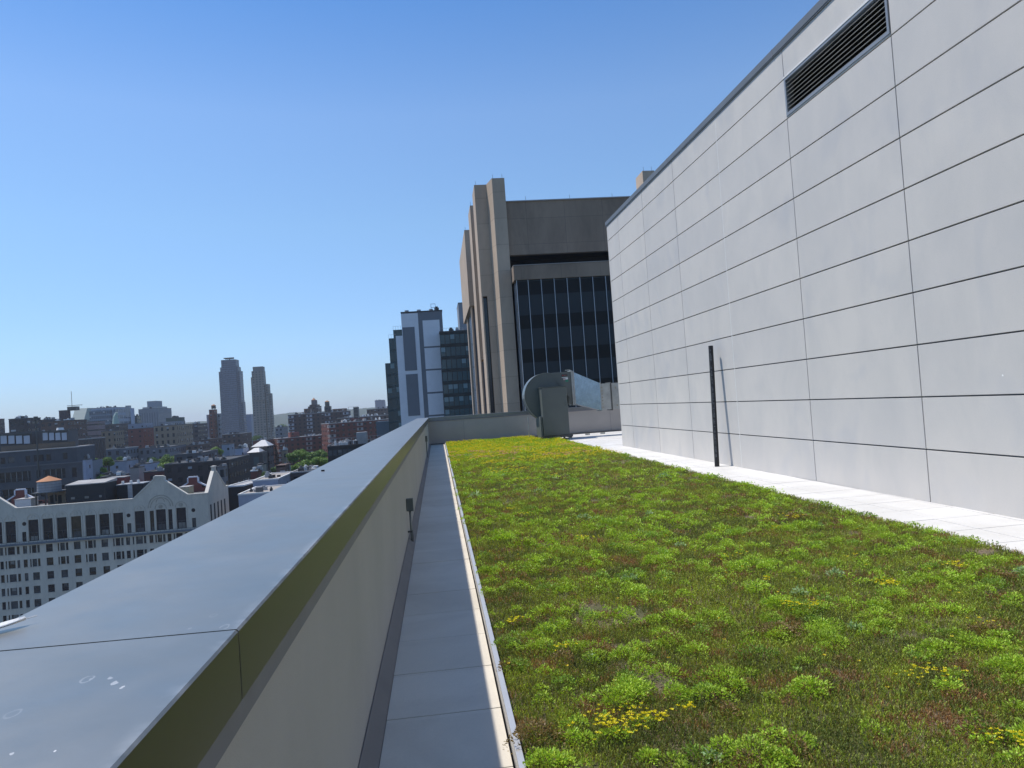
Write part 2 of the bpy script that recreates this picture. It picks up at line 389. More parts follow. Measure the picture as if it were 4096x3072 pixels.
xc = wy(13.40); MB().box(xc-.007, xc+.007, .0012, .03, 0, 6.87).build('caulk_joint', M['caulk'], ph)
MB().box(-.05, -.002, 0, 10, -.05, 6.875).build('end_cladding', M['panel'], ph)
cp = MB().box(-.08, xs[-1], -.03, .3, 6.882, 7.0); cp.box(-.08, xs[-1], -.022, .0, 6.86, 6.881)
cp.build('coping', M['coping2'], ph, bevel=.004)
for yy in (11.0, 16.1, 5.0): MB().box(wy(yy)-.01, wy(yy)+.01, -.0335, -.028, 6.875, 7.003).build('coping_joint', M['strip'], ph)
# louver: frame + blades
fr = MB(); fw = .045
fr.box(lx0+.01, lx1-.01, -.012, .12, lz0, lz0+fw); fr.box(lx0+.01, lx1-.01, -.012, .12, lz1-fw, lz1-.004)
fr.box(lx0+.01, lx0+.05, -.012, .12, lz0+fw, lz1-fw); fr.box(lx1-.05, lx1-.01, -.012, .12, lz0+fw, lz1-fw)
lf = fr.build('louver', M['louver'], ph)
MB().box(lx0, lx1, -.02, -.002, lz1-.004, lz1+.016).build('head_flashing', M['white'], ph)
nb = 8; blm = mat('louver_blade', (.50, .50, .50), .5, .1)
for i in range(nb):
    z = lz0+fw+(i+.15)*(lz1-lz0-2*fw)/nb
    MB().prism([(-.005, z), (.004, z-.004), (.095, z+.062), (.086, z+.068)], 'x', lx0+.05, lx1-.05).build('blade', blm, lf)
MB().box(lx0+.05, lx1-.05, .13, .14, lz0+fw, lz1-fw).build('louver_back', M['black'], lf)

# ------------------------------------------------------------------ black pipe
pp = empty('vent_pipe', (5.495, 13.93, FZ), 0, 'slender black iron pipe with pale printed lettering standing on the white pavers', 'pipe')
top = Vector((.115, .14, 2.435)); PRr = .047
pbm = MB().cyl((0, 0, 0), top, PRr, k=32, caps=False); pbm.cyl(top*.97, top, PRr*.86, k=32, caps=False)
pbm.cyl((0, 0, 0), (0, 0, .004), PRr, k=32)
pbm.build('pipe', M['pipe'], pp, smooth=True)
MB().cyl(top*.972, top*.973, PRr*.88, k=24).build('pipe_inside', M['black'], pp)
# lettering curved round the pipe, reading downwards
def pipe_text(body, size, phi0, z0, parent):
    cu = bpy.data.curves.new('t', 'FONT'); cu.body = body; cu.size = size; cu.space_character = 1.15
    o = bpy.data.objects.new('t', cu); COL.objects.link(o); dg = bpy.context.evaluated_depsgraph_get()
    me = bpy.data.meshes.new_from_object(o.evaluated_get(dg)); bpy.data.objects.remove(o)
    ax = top.normalized()
    for v in me.vertices:
        s, h = v.co.x, v.co.y
        z = z0 - s; ph_ = phi0 + h/PRr
        c = top*(z/top.z)
        v.co = c + Vector((math.cos(ph_), math.sin(ph_), 0))*(PRr+.0008)
    me.materials.append(M['print']); wd_ = z0-min((v.co.z for v in me.vertices), default=z0)
    t = bpy.data.objects.new('lettering', me); COL.objects.link(t); t.parent = parent
    return wd_
zt_ = 2.36
for wrd, gap_ in (('A', .05), ('UPC®', .09), ('NO', .03), ('HUB', .03), ('ASTM', .06), ('USA', .03), ('CHARLOTTE', .03), ('PIPE®', .04), ('USA', .03), ('4', .03), ('NO', .03), ('HUB', .03), ('SD', .05), ('CISPI', .03), ('301', 0)):
    zt_ -= pipe_text(wrd, .05, R(218), zt_, pp)+gap_

# ------------------------------------------------------------------ blower and duct
fb = empty('blower', (4.55, 28.2, FZ), 0, 'dark green-grey centrifugal blower with snail-shaped housing at the end of the roof', 'blower')
# motor cabinet
cb = MB().box(-.50, .50, -.70, 0, .20, 2.06); cb.build('cabinet', M['fan'], fb, bevel=.012)
MB().box(-.53, .53, -.72, .02, 2.062, 2.085).build('cabinet_lid', M['fan'], fb)
MB().box(.38, .43, -.712, -.702, 1.34, 1.36).build('latch', M['steel'], fb)
MB().box(-.47, .47, -.703, -.7005, .25, .256).build('seam', M['steel'], fb)
# scroll housing: spiral outline, extruded in y
cx, cz = -.02, 1.62
pts = []
for i in range(41):
    a = R(90) + R(285)*i/40
    rr = 1.02 - .30*i/40 if i < 41 else 0
    rr = 1.02 + .08*math.sin(math.pi*min(1, i/14)) - .36*max(0, i-12)/28
    pts.append((cx+rr*math.cos(a), cz+rr*math.sin(a)))
pts.append((cx+.50, 1.35)); pts.append((.86, 1.35)); pts.append((.86, 2.66))
sc = MB().prism(pts, 'y', .02, .72); so = sc.build('scroll_housing', M['fan'], fb, bevel=.01)
rim = MB()
for i in range(34):
    (x0, z0), (x1, z1) = pts[i], pts[i+1]
    d = Vector((x0-cx, z0-cz)).normalized()*.02; e = Vector((x1-cx, z1-cz)).normalized()*.02
    n = len(rim.v)
    for y in (0.0, .74):
        rim.v += [(x0, y, z0), (x0+d.x, y, z0+d.y), (x1+e.x, y, z1+e.y), (x1, y, z1)]
    rim.f += [(n+1, n+2, n+6, n+5), (n, n+3, n+2, n+1), (n+4, n+5, n+6, n+7)]
rim.build('rim_band', mat('rim_paint', (.20, .22, .215), .35, .5), fb, smooth=False)
MB().box(.84, .90, -.02, .76, 1.30, 2.70).build('outlet_flange', M['galv2'], fb)
MB().box(.62, .82, -.02, .02, 2.70, 2.73).build('lifting_lug', M['galv2'], fb)
# nameplates
MB().box(.46, .69, .008, .016, 2.47, 2.56).build('nameplate', mat('plate_black', (.03, .03, .03), .5), fb)
MB().box(.49, .53, .004, .007, 2.50, 2.535).build('red_dot', mat('plate_red', (.45, .05, .05), .5), fb)
MB().box(.55, .67, .004, .007, 2.505, 2.53).build('nameplate_text', mat('plate_text', (.30, .13, .13), .5), fb)
MB().box(.46, .71, .008, .016, 2.42, 2.445).build('nameplate', M['white'], fb)
MB().box(.52, .60, .008, .016, 2.33, 2.41).build('nameplate', mat('plate_pink', (.5, .38, .36), .6), fb)
MB().box(.61, .71, .008, .016, 2.35, 2.41).build('nameplate', M['white'], fb)
MB().box(.60, .72, .008, .016, 2.25, 2.34).build('nameplate', mat('plate_green', (.03, .20, .12), .5), fb)
# stand
MB().box(-.60, -.52, -.6, .7, .1, .95).box(-.55, .55, .1, .65, .1, .75).build('pedestal', M['fan'], fb)
bs = MB()
for y in (-.66, .6): bs.box(-.62, .62, y-.04, y+.04, .10, .19)
for x in (-.58, .54): bs.box(x-.04, x+.04, -.7, .7, .06, .105)
bs.build('base_frame', M['steel'], fb)
for x in (-.48, .50):
    for y in (-.62, .6):
        b = MB().cyl((x, y, .0), (x, y, .1), .035, k=12); b.cyl((x, y, 0), (x, y, .014), .06, k=12); b.build('foot', M['galv2'], fb)
# duct
du = empty('duct', (5.46, 28.2, FZ), 0, 'galvanised sheet-metal duct tapering from the blower towards the penthouse', 'duct')
n0 = [(0, .02, 1.36), (0, .72, 1.36), (0, .72, 2.64), (0, .02, 2.64)]
n1 = [(1.02, -.30, 1.02), (1.02, .55, 1.02), (1.02, .55, 2.10), (1.02, -.30, 2.10)]
b = MB(); b.v = n0+n1; b.f = [(0, 1, 5, 4), (1, 2, 6, 5), (2, 3, 7, 6), (3, 0, 4, 7), (0, 3, 2, 1), (4, 5, 6, 7)]
b.build('transition', M['galv'], du)
b = MB().box(.0, .05, -.01, .75, 1.33, 2.67); b.build('flange', M['galv2'], du)
MB().box(1.0, 1.03, -.325, .575, .995, 2.125).build('flange', M['galv2'], du)
MB().box(1.03, 1.42, -.28, .53, 1.04, 2.08).build('duct_section', M['galv2'], du)
MB().box(1.42, 1.46, -.32, .57, 1.0, 2.12).build('flange', M['steel'], du)
MB().box(1.46, 3.4, -.28, .53, 1.04, 2.08).build('duct_section', M['galv2'], du)
MB().box(2.6, 3.4, -6.4, -.28, 1.04, 2.08).build('duct_section', M['galv2'], du)
for i in range(7): MB().box(1.045, 1.10, -.286, -.2805, 1.12+i*.13, 1.17+i*.13).build('patch', M['tape'], du)
MB().box(1.60, 1.66, -.286, -.2805, 1.85, 1.93).build('patch', M['tape'], du)
MB().box(1.62, 1.68, -.286, -.2805, 1.15, 1.22).build('patch', M['tape'], du)
for x in (2.1, 3.0):
    for y in (-.2, .45): MB().box(x-.02, x+.02, y-.02, y+.02, 0, 1.04).build('leg', M['galv2'], du)
# thin post behind the blower and floor channel
po = empty('conduit_post', (3.72, 29.6, FZ), 0, 'thin pale conduit standing by the back parapet left of the blower', 'conduit')
MB().cyl((0, 0, .02), (0, 0, .95), .022, k=10).build('conduit', M['galv2'], po); MB().box(-.10, .12, -.09, .09, 0, .03).build('base', M['steel'], po)
ch = empty('floor_channel', (5.9, 29.7, FZ), 0, 'low metal channel on short stands lying on the bright pavers by the duct', 'conduit run')
MB().box(-.75, 3.0, -.025, .025, .075, .10).build('rail', M['steel'], ch)
for x in (-.6, .3, .95, 2.0): MB().box(x-.09, x+.09, -.06, .06, 0, .073).build('stand', M['galv2'], ch)

# ------------------------------------------------------------------ SEDUM BED
ed = empty('bed_edging', (.245, 0, FZ), 0, 'thin bright aluminium edging between the left walkway and the planted bed', 'edging')
for i in range(11):
    y0 = -6+i*3.35
    MB().box(-.012, -.002, y0+.003, min(y0+3.347, 30.6), -.02, .082).box(-.002, .016, y0+.003, min(y0+3.347, 30.6), .076, .082).build('edge_strip', M['edge'], ed)
ed2 = empty('bed_edging', (4.59, 0, FZ), 0, 'dark low metal edging between the planted bed and the bright pavers', 'edging')
MB().box(-.008, .008, -6, 28.1, -.02, .035).build('edge_strip', mat('edge_dark', (.12, .13, .13), .5, .4), ed2)
MB().box(-.56, .008, 28.102, 28.118, -.02, .035).build('edge_strip', M['steel'], ed2)

def vnoise(x, y, s, seed=0):
    x = x/s+seed*17.3+100; y = y/s+seed*7.7+100
    xi, yi = np.floor(x).astype(int), np.floor(y).astype(int); fx, fy = x-xi, y-yi
    fx = fx*fx*(3-2*fx); fy = fy*fy*(3-2*fy)
    def h(i, j):
        n = (i*374761393 + j*668265263 + seed*1442695) & 0x7fffffff
        n = ((n ^ (n >> 13))*1274126177) & 0x7fffffff
        return ((n ^ (n >> 16)) & 0xffff)/65535.
    return (h(xi, yi)*(1-fx)+h(xi+1, yi)*fx)*(1-fy)+(h(xi, yi+1)*(1-fx)+h(xi+1, yi+1)*fx)*fy
def fbm(x, y, s, seed=0): return .55*vnoise(x, y, s, seed)+.28*vnoise(x, y, s*.47, seed+3)+.17*vnoise(x, y, s*.21, seed+5)
def ground_h(x, y): return FZ+.035+.03*fbm(x, y, .8, 1)
# substrate
gx = np.linspace(BEDX0-.02, BEDX1, 70); gy = np.linspace(-6, 30.9, 520)
X, Yg = np.meshgrid(gx, gy); Z = ground_h(X, Yg)
sb = MB(); sb.v = list(zip(X.ravel().tolist(), Yg.ravel().tolist(), Z.ravel().tolist())); nx = len(gx)
sb.f = [(j*nx+i, j*nx+i+1, (j+1)*nx+i+1, (j+1)*nx+i) for j in range(len(gy)-1) for i in range(nx-1)
        if not (gx[i] > 3.95 and gy[j] > 28.05)]
m, t, bb = new_mat('planting_substrate'); v = objvec(t)
c = mixc(t, remap(t, noise(t, 60, 4, .7, v), .35, .65, 0, 1), (.06, .045, .03), (.34, .25, .17))
c = mixc(t, remap(t, noise(t, 3, 4, .6, v), .35, .55, 0, .85), c, (.075, .085, .025))
t.links.new(c, bb.inputs['Base Color']); bb.inputs['Roughness'].default_value = .95
bp = N(t, 'ShaderNodeBump'); bp.inputs['Distance'].default_value = .01; t.links.new(noise(t, 90, 3, .7, v), bp.inputs['Height']); t.links.new(bp.outputs[0], bb.inputs['Normal'])
place_struct(sb.build('planting_soil', m))

VB, CB = [], []
def in_bed(x, y): return (x > BEDX0) & (x < BEDX1-.01) & ~((x > 3.93) & (y > 28.05)) & (y < 30.85)
def add_leaves(p, d, L, wdt, col, out=None):
    """p,d (n,3); L,w (n,); col (n,3): one pointed leaf each"""
    n = len(p); rnd = rng.normal(size=(n, 3)); s = np.cross(d, rnd); s /= np.linalg.norm(s, axis=1, keepdims=True)+1e-9
    nn = np.cross(s, d)
    mid = p + d*(L*.55)[:, None] + nn*(L*.10)[:, None]
    v = np.stack([p, mid+s*(wdt*.5)[:, None], p+d*L[:, None], mid-s*(wdt*.5)[:, None]], 1)
    (VB if out is None else out[0]).append(v.reshape(-1, 3)); (CB if out is None else out[1]).append(np.repeat(col, 4, axis=0))
def sample(y0, y1, dens):
    n = int((BEDX1-BEDX0)*(y1-y0)*dens); x = rng.uniform(BEDX0, BEDX1, n); y = rng.uniform(y0, y1, n); k = in_bed(x, y); return x[k], y[k]
def jit(c, n, a=.25): return np.array(c)[None, :]*(1+rng.uniform(-a, a, (n, 1)))*(1+rng.uniform(-.08, .08, (n, 3)))
# stems of the low mat
def yel(y): return np.clip((y-15.5)/7.0, 0, 1)**1.3
for (y0, y1, dens, k, sz) in ((-1, 2.2, 350, 3, 1.6), (2.2, 4.6, 7600, 5, 1.05), (4.6, 7, 5400, 4, 1.2), (7, 11, 2800, 4, 1.5), (11, 18, 1300, 3, 2.0), (18, 30.9, 620, 3, 2.7)):
    x, y = sample(y0, y1, dens)
    bare = fbm(x, y, .42, 9); keep = (bare > .205+rng.uniform(0, .12, len(x))) | (y > 17)
    x, y = x[keep], y[keep]; n = len(x)
    hgt = (.022+.035*fbm(x, y, .5, 4))*rng.uniform(.6, 1.25, n)
    tone = .5+.6*(fbm(x, y, .28, 11)-.5)+rng.normal(0, .12, n); red = fbm(x, y, .18, 21)+rng.normal(0, .09, n)
    base = jit((.225, .262, .058), n)
    lt = jit((.35, .45, .065), n); dk = jit((.15, .19, .052), n); rd = jit((.33, .20, .095), n)
    c = np.where((tone > .56)[:, None], lt, np.where((tone < .42)[:, None], dk, base)); c = np.where((red > .70)[:, None], rd, c)
    yl = (yel(y)*(.75+.3*fbm(x, y, .7, 31)))[:, None]; c = c*(1-yl)+jit((.42, .56, .03), n)*yl
    tilt = rng.normal(0, .28, (n, 2)); g0 = ground_h(x, y)
    axis = np.stack([tilt[:, 0], tilt[:, 1], np.ones(n)], 1); axis /= np.linalg.norm(axis, axis=1, keepdims=True)
    for j in range(k):
        f = (j+.5)/k; a = rng.uniform(0, 2*np.pi, n); sp_ = rng.uniform(.35, .95, n)
        d = np.stack([np.cos(a)*sp_, np.sin(a)*sp_, np.ones(n)], 1); d /= np.linalg.norm(d, axis=1, keepdims=True)
        p = np.stack([x, y, g0], 1)+axis*(hgt*f)[:, None]*1.0
        add_leaves(p, d, (.009+.006*rng.random(n))*sz, (.0032+.002*rng.random(n))*sz, c*(.85+.3*f))
    # stem
    add_leaves(np.stack([x, y, g0-.003], 1), axis, hgt*1.15, np.full(n, .0022)*sz, c*np.array([1.1, .8, .8]))
# leafy mounds
def mounds(y0, y1, dens, leaves, sz):
    x, y = sample(y0, y1, dens)
    k = fbm(x, y, .33, 41) > .34+rng.uniform(0, .30, len(x)); x, y = x[k], y[k]
    for mx, my in zip(x, y):
        r = rng.choice([.03, .05, .07, .10], p=[.42, .34, .18, .06])*rng.uniform(.8, 1.25); n = int(leaves*(r/.07)**1.7)
        kind = rng.random(); g0 = float(ground_h(np.array([mx]), np.array([my]))[0])
        if kind < .78: col = (.38, .55, .06)
        elif kind < .90: col = (.25, .40, .065)
        elif kind < .913: col = (.33, .46, .22)
        else: col = (.24, .17, .07)
        if kind < .90: col = tuple(np.array(col)*(rng.uniform(.75, 1.15)))
        yl = float(yel(np.array([my]))[0])*rng.uniform(.3, 1); col = np.array(col)*(1-yl)+np.array((.44, .58, .03))*yl
        a = rng.uniform(0, 2*np.pi, n); q = np.sqrt(rng.random(n)); el_ = (1-q**2)
        e = rng.uniform(.75, 1.3); rr = r*q*(1+.25*np.sin(a*3+mx*9))
        top_ = .028+r*.42
        p = np.stack([mx+np.cos(a)*rr*e, my+np.sin(a)*rr/e, g0+.014+top_*np.sqrt(np.clip(el_, 0, 1))*rng.uniform(.45, 1.12, n)], 1)
        ok = in_bed(p[:, 0]+.02, p[:, 1]) | (rng.random(n) < .4); p, a, q = p[ok], a[ok], q[ok]; n = len(p)
        if n == 0: continue
        d = np.stack([np.cos(a)*(.35+q), np.sin(a)*(.35+q), .55+.6*(1-q)], 1)+rng.normal(0, .38, (n, 3)); d[:, 2] = np.abs(d[:, 2]); d /= np.linalg.norm(d, axis=1, keepdims=True)
        big = 1.5 if .90 <= kind < .913 else 1.0
        add_leaves(p, d, (.012+.010*rng.random(n))*sz*big, (.006+.005*rng.random(n))*sz*big, jit(col, n, .3))
mounds(-1, 2.2, 5, 60, 1.5); mounds(2.2, 4.6, 95, 280, .8); mounds(4.6, 7, 80, 180, .95); mounds(7, 11, 64, 105, 1.25); mounds(11, 18, 42, 52, 1.8); mounds(18, 30.9, 26, 30, 2.5)
# spill over the right edge: small sprigs
for _ in range(60):
    my = rng.uniform(3, 28); mx = BEDX1+rng.uniform(-.03, .02); n = 30
    a = rng.uniform(0, 6.28, n); p = np.stack([mx+rng.normal(0, .02, n), my+rng.normal(0, .03, n), FZ+.03+rng.uniform(0, .06, n)], 1)
    d = rng.normal(0, .6, (n, 3)); d[:, 2] = abs(d[:, 2])+.4; d /= np.linalg.norm(d, axis=1, keepdims=True)
    add_leaves(p, d, np.full(n, .02), np.full(n, .01), jit((.10, .20, .035) if rng.random() < .7 else (.16, .07, .05), n))
def leafy_mesh(name, V, C, rough=.5, sub=.0):
    v = np.concatenate(V).astype(np.float32); c = np.clip(np.concatenate(C), 0, 1); nv = len(v); nf = nv//4
    me = bpy.data.meshes.new(name); me.vertices.add(nv); me.vertices.foreach_set('co', v.ravel())
    me.loops.add(nv); me.loops.foreach_set('vertex_index', np.arange(nv, dtype=np.int32))
    me.polygons.add(nf); me.polygons.foreach_set('loop_start', np.arange(0, nv, 4, dtype=np.int32)); me.polygons.foreach_set('loop_total', np.full(nf, 4, dtype=np.int32))
    me.update(calc_edges=True)
    at_ = me.color_attributes.new('Col', 'FLOAT_COLOR', 'POINT'); cc = np.ones((nv, 4), np.float32); cc[:, :3] = c; at_.data.foreach_set('color', cc.ravel())
    m, t, bb = new_mat(name+'_leaf'); vc = N(t, 'ShaderNodeVertexColor'); vc.layer_name = 'Col'
    t.links.new(vc.outputs[0], bb.inputs['Base Color']); bb.inputs['Roughness'].default_value = rough; bb.inputs['Specular IOR Level'].default_value = .35
    tr = N(t, 'ShaderNodeBsdfTranslucent'); t.links.new(mixc(t, 1.0, vc.outputs[0], (1.3, 1.25, .6), 'MULTIPLY'), tr.inputs[0])
    ms = N(t, 'ShaderNodeMixShader'); ms.inputs[0].default_value = .3; o_ = t.nodes['Material Output']
    t.links.new(bb.outputs[0], ms.inputs[1]); t.links.new(tr.outputs[0], ms.inputs[2]); t.links.new(ms.outputs[0], o_.inputs[0])
    me.materials.append(m); ob = bpy.data.objects.new(name, me); COL.objects.link(ob); return ob
tag(leafy_mesh('sedum_ground_cover', VB, CB), 'low green sedum carpet with leafy mounds covering the roof bed', 'ground cover', kind='stuff')
# flowers
FV, FC = [], []
def flowers(x, y, h, size, col):
    n = len(x); g0 = ground_h(x, y)+h
    for j in range(5):
        a = 2*np.pi*j/5+rng.uniform(0, .6, n); d = np.stack([np.cos(a), np.sin(a), np.full(n, .35)], 1); d /= np.linalg.norm(d, axis=1, keepdims=True)
        add_leaves(np.stack([x, y, g0], 1), d, size, size*.5, jit(col, n, .15), (FV, FC))
def px2bed(X_, Y_):   # photo pixel -> point on the mat
    d = ray(X_, Y_); p = d*((FZ+.09)/d.z); return p.x, p.y
cl = [(2480, 2905, 26, .10), (2440, 2935, 14, .05), (2545, 2898, 8, .03), (2620, 2880, 8, .03), (2655, 2895, 7, .02), (2750, 2857, 7, .02), (2560, 2860, 4, .04), (2400, 2945, 1, .01),
      (3700, 2710, 12, .06), (3780, 2705, 6, .05), (4010, 2960, 9, .05), (4060, 2985, 8, .04), (3230, 2432, 12, .05), (3160, 2428, 6, .04), (3260, 2440, 6, .03),
      (3530, 2345, 12, .05), (3560, 2346, 7, .04), (3070, 2330, 4, .02), (3110, 2120, 5, .04), (3190, 2075, 6, .05), (3150, 2068, 5, .05), (3820, 2270, 7, .03), (3840, 2278, 5, .02),
      (2055, 2492, 6, .03), (2040, 2500, 3, .02), (2260, 2600, 3, .03), (2330, 2160, 8, .06), (2045, 2040, 6, .05), (2095, 2058, 5, .05), (2215, 1905, 6, .08), (2080, 1922, 6, .08), (2290, 1880, 5, .1), (3410, 2235, 3, .03), (2925, 2240, 4, .04), (3920, 2515, 4, .05), (2270, 2595, 3, .03)]
for (a_, b_, n, sp_) in cl:
    x0, y0 = px2bed(a_, b_); xx = x0+rng.normal(0, sp_*1.1, n*2); yy = y0+rng.normal(0, sp_*.7, n*2)
    flowers(xx, yy, rng.uniform(.055, .085, n*2), np.full(n*2, .009+.0006*y0), (.80, .70, .02))
x, y = sample(15, 30.8, 110); k = (fbm(x, y, .8, 51) > .56-.14*np.clip((y-19)/4, -1, 1)); x, y = x[k], y[k]
flowers(x, y, rng.uniform(.05, .10, len(x)), np.full(len(x), .026), (.72, .60, .02))
x, y = sample(18.3, 24, 130); k = fbm(x, y, .7, 61) > .62; x, y = x[k], y[k]
flowers(x, y, rng.uniform(.06, .10, len(x)), np.full(len(x), .026), (.62, .36, .26))
x, y = sample(3, 17, 2.2); flowers(x, y, rng.uniform(.05, .08, len(x)), np.full(len(x), .012), (.75, .58, .03))
tag(leafy_mesh('sedum_flowers', FV, FC), 'tiny yellow star flowers scattered over the sedum, thick at its far end', 'flowers', kind='stuff')

# ------------------------------------------------------------------ COURTHOUSE (large tan block with fins)
ct = empty('office_block', (8, 83, G), 0, 'huge tan concrete block with tall fins and dark glass behind the blower', 'building')
def cb_(m=None): return MB()
def w2(b, poly, z0, z1): return b.prism([(x-8, y-83) for x, y in poly], 'z', z0-G, z1-G)
def bx2(b, x0, x1, y0, y1, z0, z1): return b.box(x0-8, x1-8, y0-83, y1-83, z0-G, z1-G)
M['fin'] = M['concrete_tan2']
ZT = 26.46
w2(MB(), [(8.135, 83), (9.62, 83), (9.62, 92), (7.66, 92), (7.66, 85.2)], G, ZT).build('fin', M['fin'], ct)
w2(MB(), [(6.85, 85.3), (7.655, 85.3), (7.655, 89.5), (6.85, 89.5)], G, 13).build('fin', M['fin'], ct)
w2(MB(), [(6.18, 85.3), (7.655, 85.3), (7.655, 89.5), (6.18, 89.5)], 13.003, ZT).build('fin', M['fin'], ct)
bx2(MB(), 6.18, 6.34, 85.3, 89.5, G, 12.997).build('fin', M['fin'], ct)
bx2(MB(), 6.34, 6.85, 86.1, 89, G, 12.99).build('window', None, ct).data.materials.append(mat('dark_glass_strip', (.02, .03, .045), .12, 0, .2, .4))
bx2(MB(), 6.08, 8.2, 94.05, 99, 6, ZT).build('fin', M['fin'], ct)
bx2(MB(), 6.08, 6.25, 94.05, 99, G, 5.99).build('fin', M['fin'], ct)
bx2(MB(), 5.83, 13, 107.1, 130.3, 15.0, ZT).build('upper_block', M['fin'], ct)
bx2(MB(), 6.35, 13, 110, 130.0, G, 14.99).build('window', None, ct).data.materials.append(mat('grey_glass_side', (.10, .13, .17), .15, .2, .2, .4))
bx2(MB(), 6.10, 6.30, 122, 124, G, 14.99).build('fin', M['fin'], ct); bx2(MB(), 6.05, 6.28, 107.3, 108.2, G, 14.99).build('fin', M['fin'], ct)
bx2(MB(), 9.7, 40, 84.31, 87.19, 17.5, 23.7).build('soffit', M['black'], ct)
bx2(MB(), 9.0, 40, 92.2, 128, G, 23.0).build('core', M['concrete_tan'], ct)
# upper solid panel with cast courses, recess, lower band
up = MB(); bx2(up, 9.63, 26.35, 83.6, 84.3, 17.42, 23.75); bx2(up, 27.9, 40, 83.6, 84.3, 17.42, 23.75); up.build('parapet_panel', M['concrete_tan'], ct)
bx2(MB(), 9.63, 40, 83.45, 92.1, 23.752, 23.86).build('roof', M['rooflight'], ct)
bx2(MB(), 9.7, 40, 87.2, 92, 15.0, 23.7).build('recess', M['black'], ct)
bx2(MB(), 26.4, 27.87, 83.3, 86.2, 15.6, 26.8).build('fin', M['fin'], ct)
lb = MB(); bx2(lb, 9.66, 40, 80.5, 83.0, 13.92, 15.56); lb.build('spandrel_band', M['concrete_tan'], ct)
bx2(MB(), 9.64, 40, 80.45, 87.2, 15.563, 15.62).build('ledge', M['rooflight'], ct)
# dark curtain wall: panes per bay with alternating spandrels
def glassm():
    m, t, b = new_mat('dark_curtain_glass'); tc = N(t, 'ShaderNodeTexCoord'); sp = N(t, 'ShaderNodeSeparateXYZ'); t.links.new(tc.outputs['Object'], sp.inputs[0])
    fz = math_(t, 'FRACT', math_(t, 'DIVIDE', math_(t, 'ADD', sp.outputs[2], -.85), 3.86))
    band = math_(t, 'LESS_THAN', fz, .40)
    n = noise(t, .25, 4, .6, tc.outputs['Object'])
    c = mixc(t, band, mixc(t, n, (.016, .022, .028), (.03, .038, .044)), (.003, .004, .006))
    t.links.new(c, b.inputs['Base Color']); b.inputs['Roughness'].default_value = .3; b.inputs['Specular IOR Level'].default_value = .18
    return m
M['cglass'] = glassm()
x = 9.93; i = 0; gedge = [9.93]+[11.24+1.501*k for k in range(20)]
for k in range(8):
    bx2(MB(), gedge[k]+.03, gedge[k+1]-.03, 80.75, 80.85, G, 13.91).build('window', M['cglass'], ct)
bx2(MB(), 9.93, 40, 80.86, 92, G, 13.9).build('glass_wall', M['cglass'], ct)
M['mull'] = mat('pale_mullion', (.40, .42, .45), .4, .5)
for k in range(8):
    bx2(MB(), gedge[k]-.03 if k else 9.9, gedge[k]+.03 if k else 9.96, 80.60, 80.80, G, 13.905).build('mullion', M['mull'], ct)
for yy in (81.9, 83): bx2(MB(), 9.88, 9.93, yy-.04, yy+.04, G, 13.9).build('mullion', M['mull'], ct)
bx2(MB(), 9.905, 9.928, 80.9, 83.0, G, 13.9).build('window', mat('side_glass', (.08, .10, .125), .12, .3, .2, .3), ct)
# lightning rods on the roof line
for (x_, y_, z_) in ((8.3, 83.4, ZT), (9.4, 83.4, ZT), (6.4, 85.6, ZT), (6.2, 94.3, ZT), (6.0, 107.5, ZT), (12.1, 83.8, 23.86), (17.4, 83.8, 23.86), (22.6, 83.8, 23.86), (26.6, 83.5, 26.8), (27.6, 83.5, 26.8)):
    MB().cyl((x_-8, y_-83, z_-G), (x_-8, y_-83, z_-G+.55), .018, k=6).build('lightning_rod', M['steel'], ct)

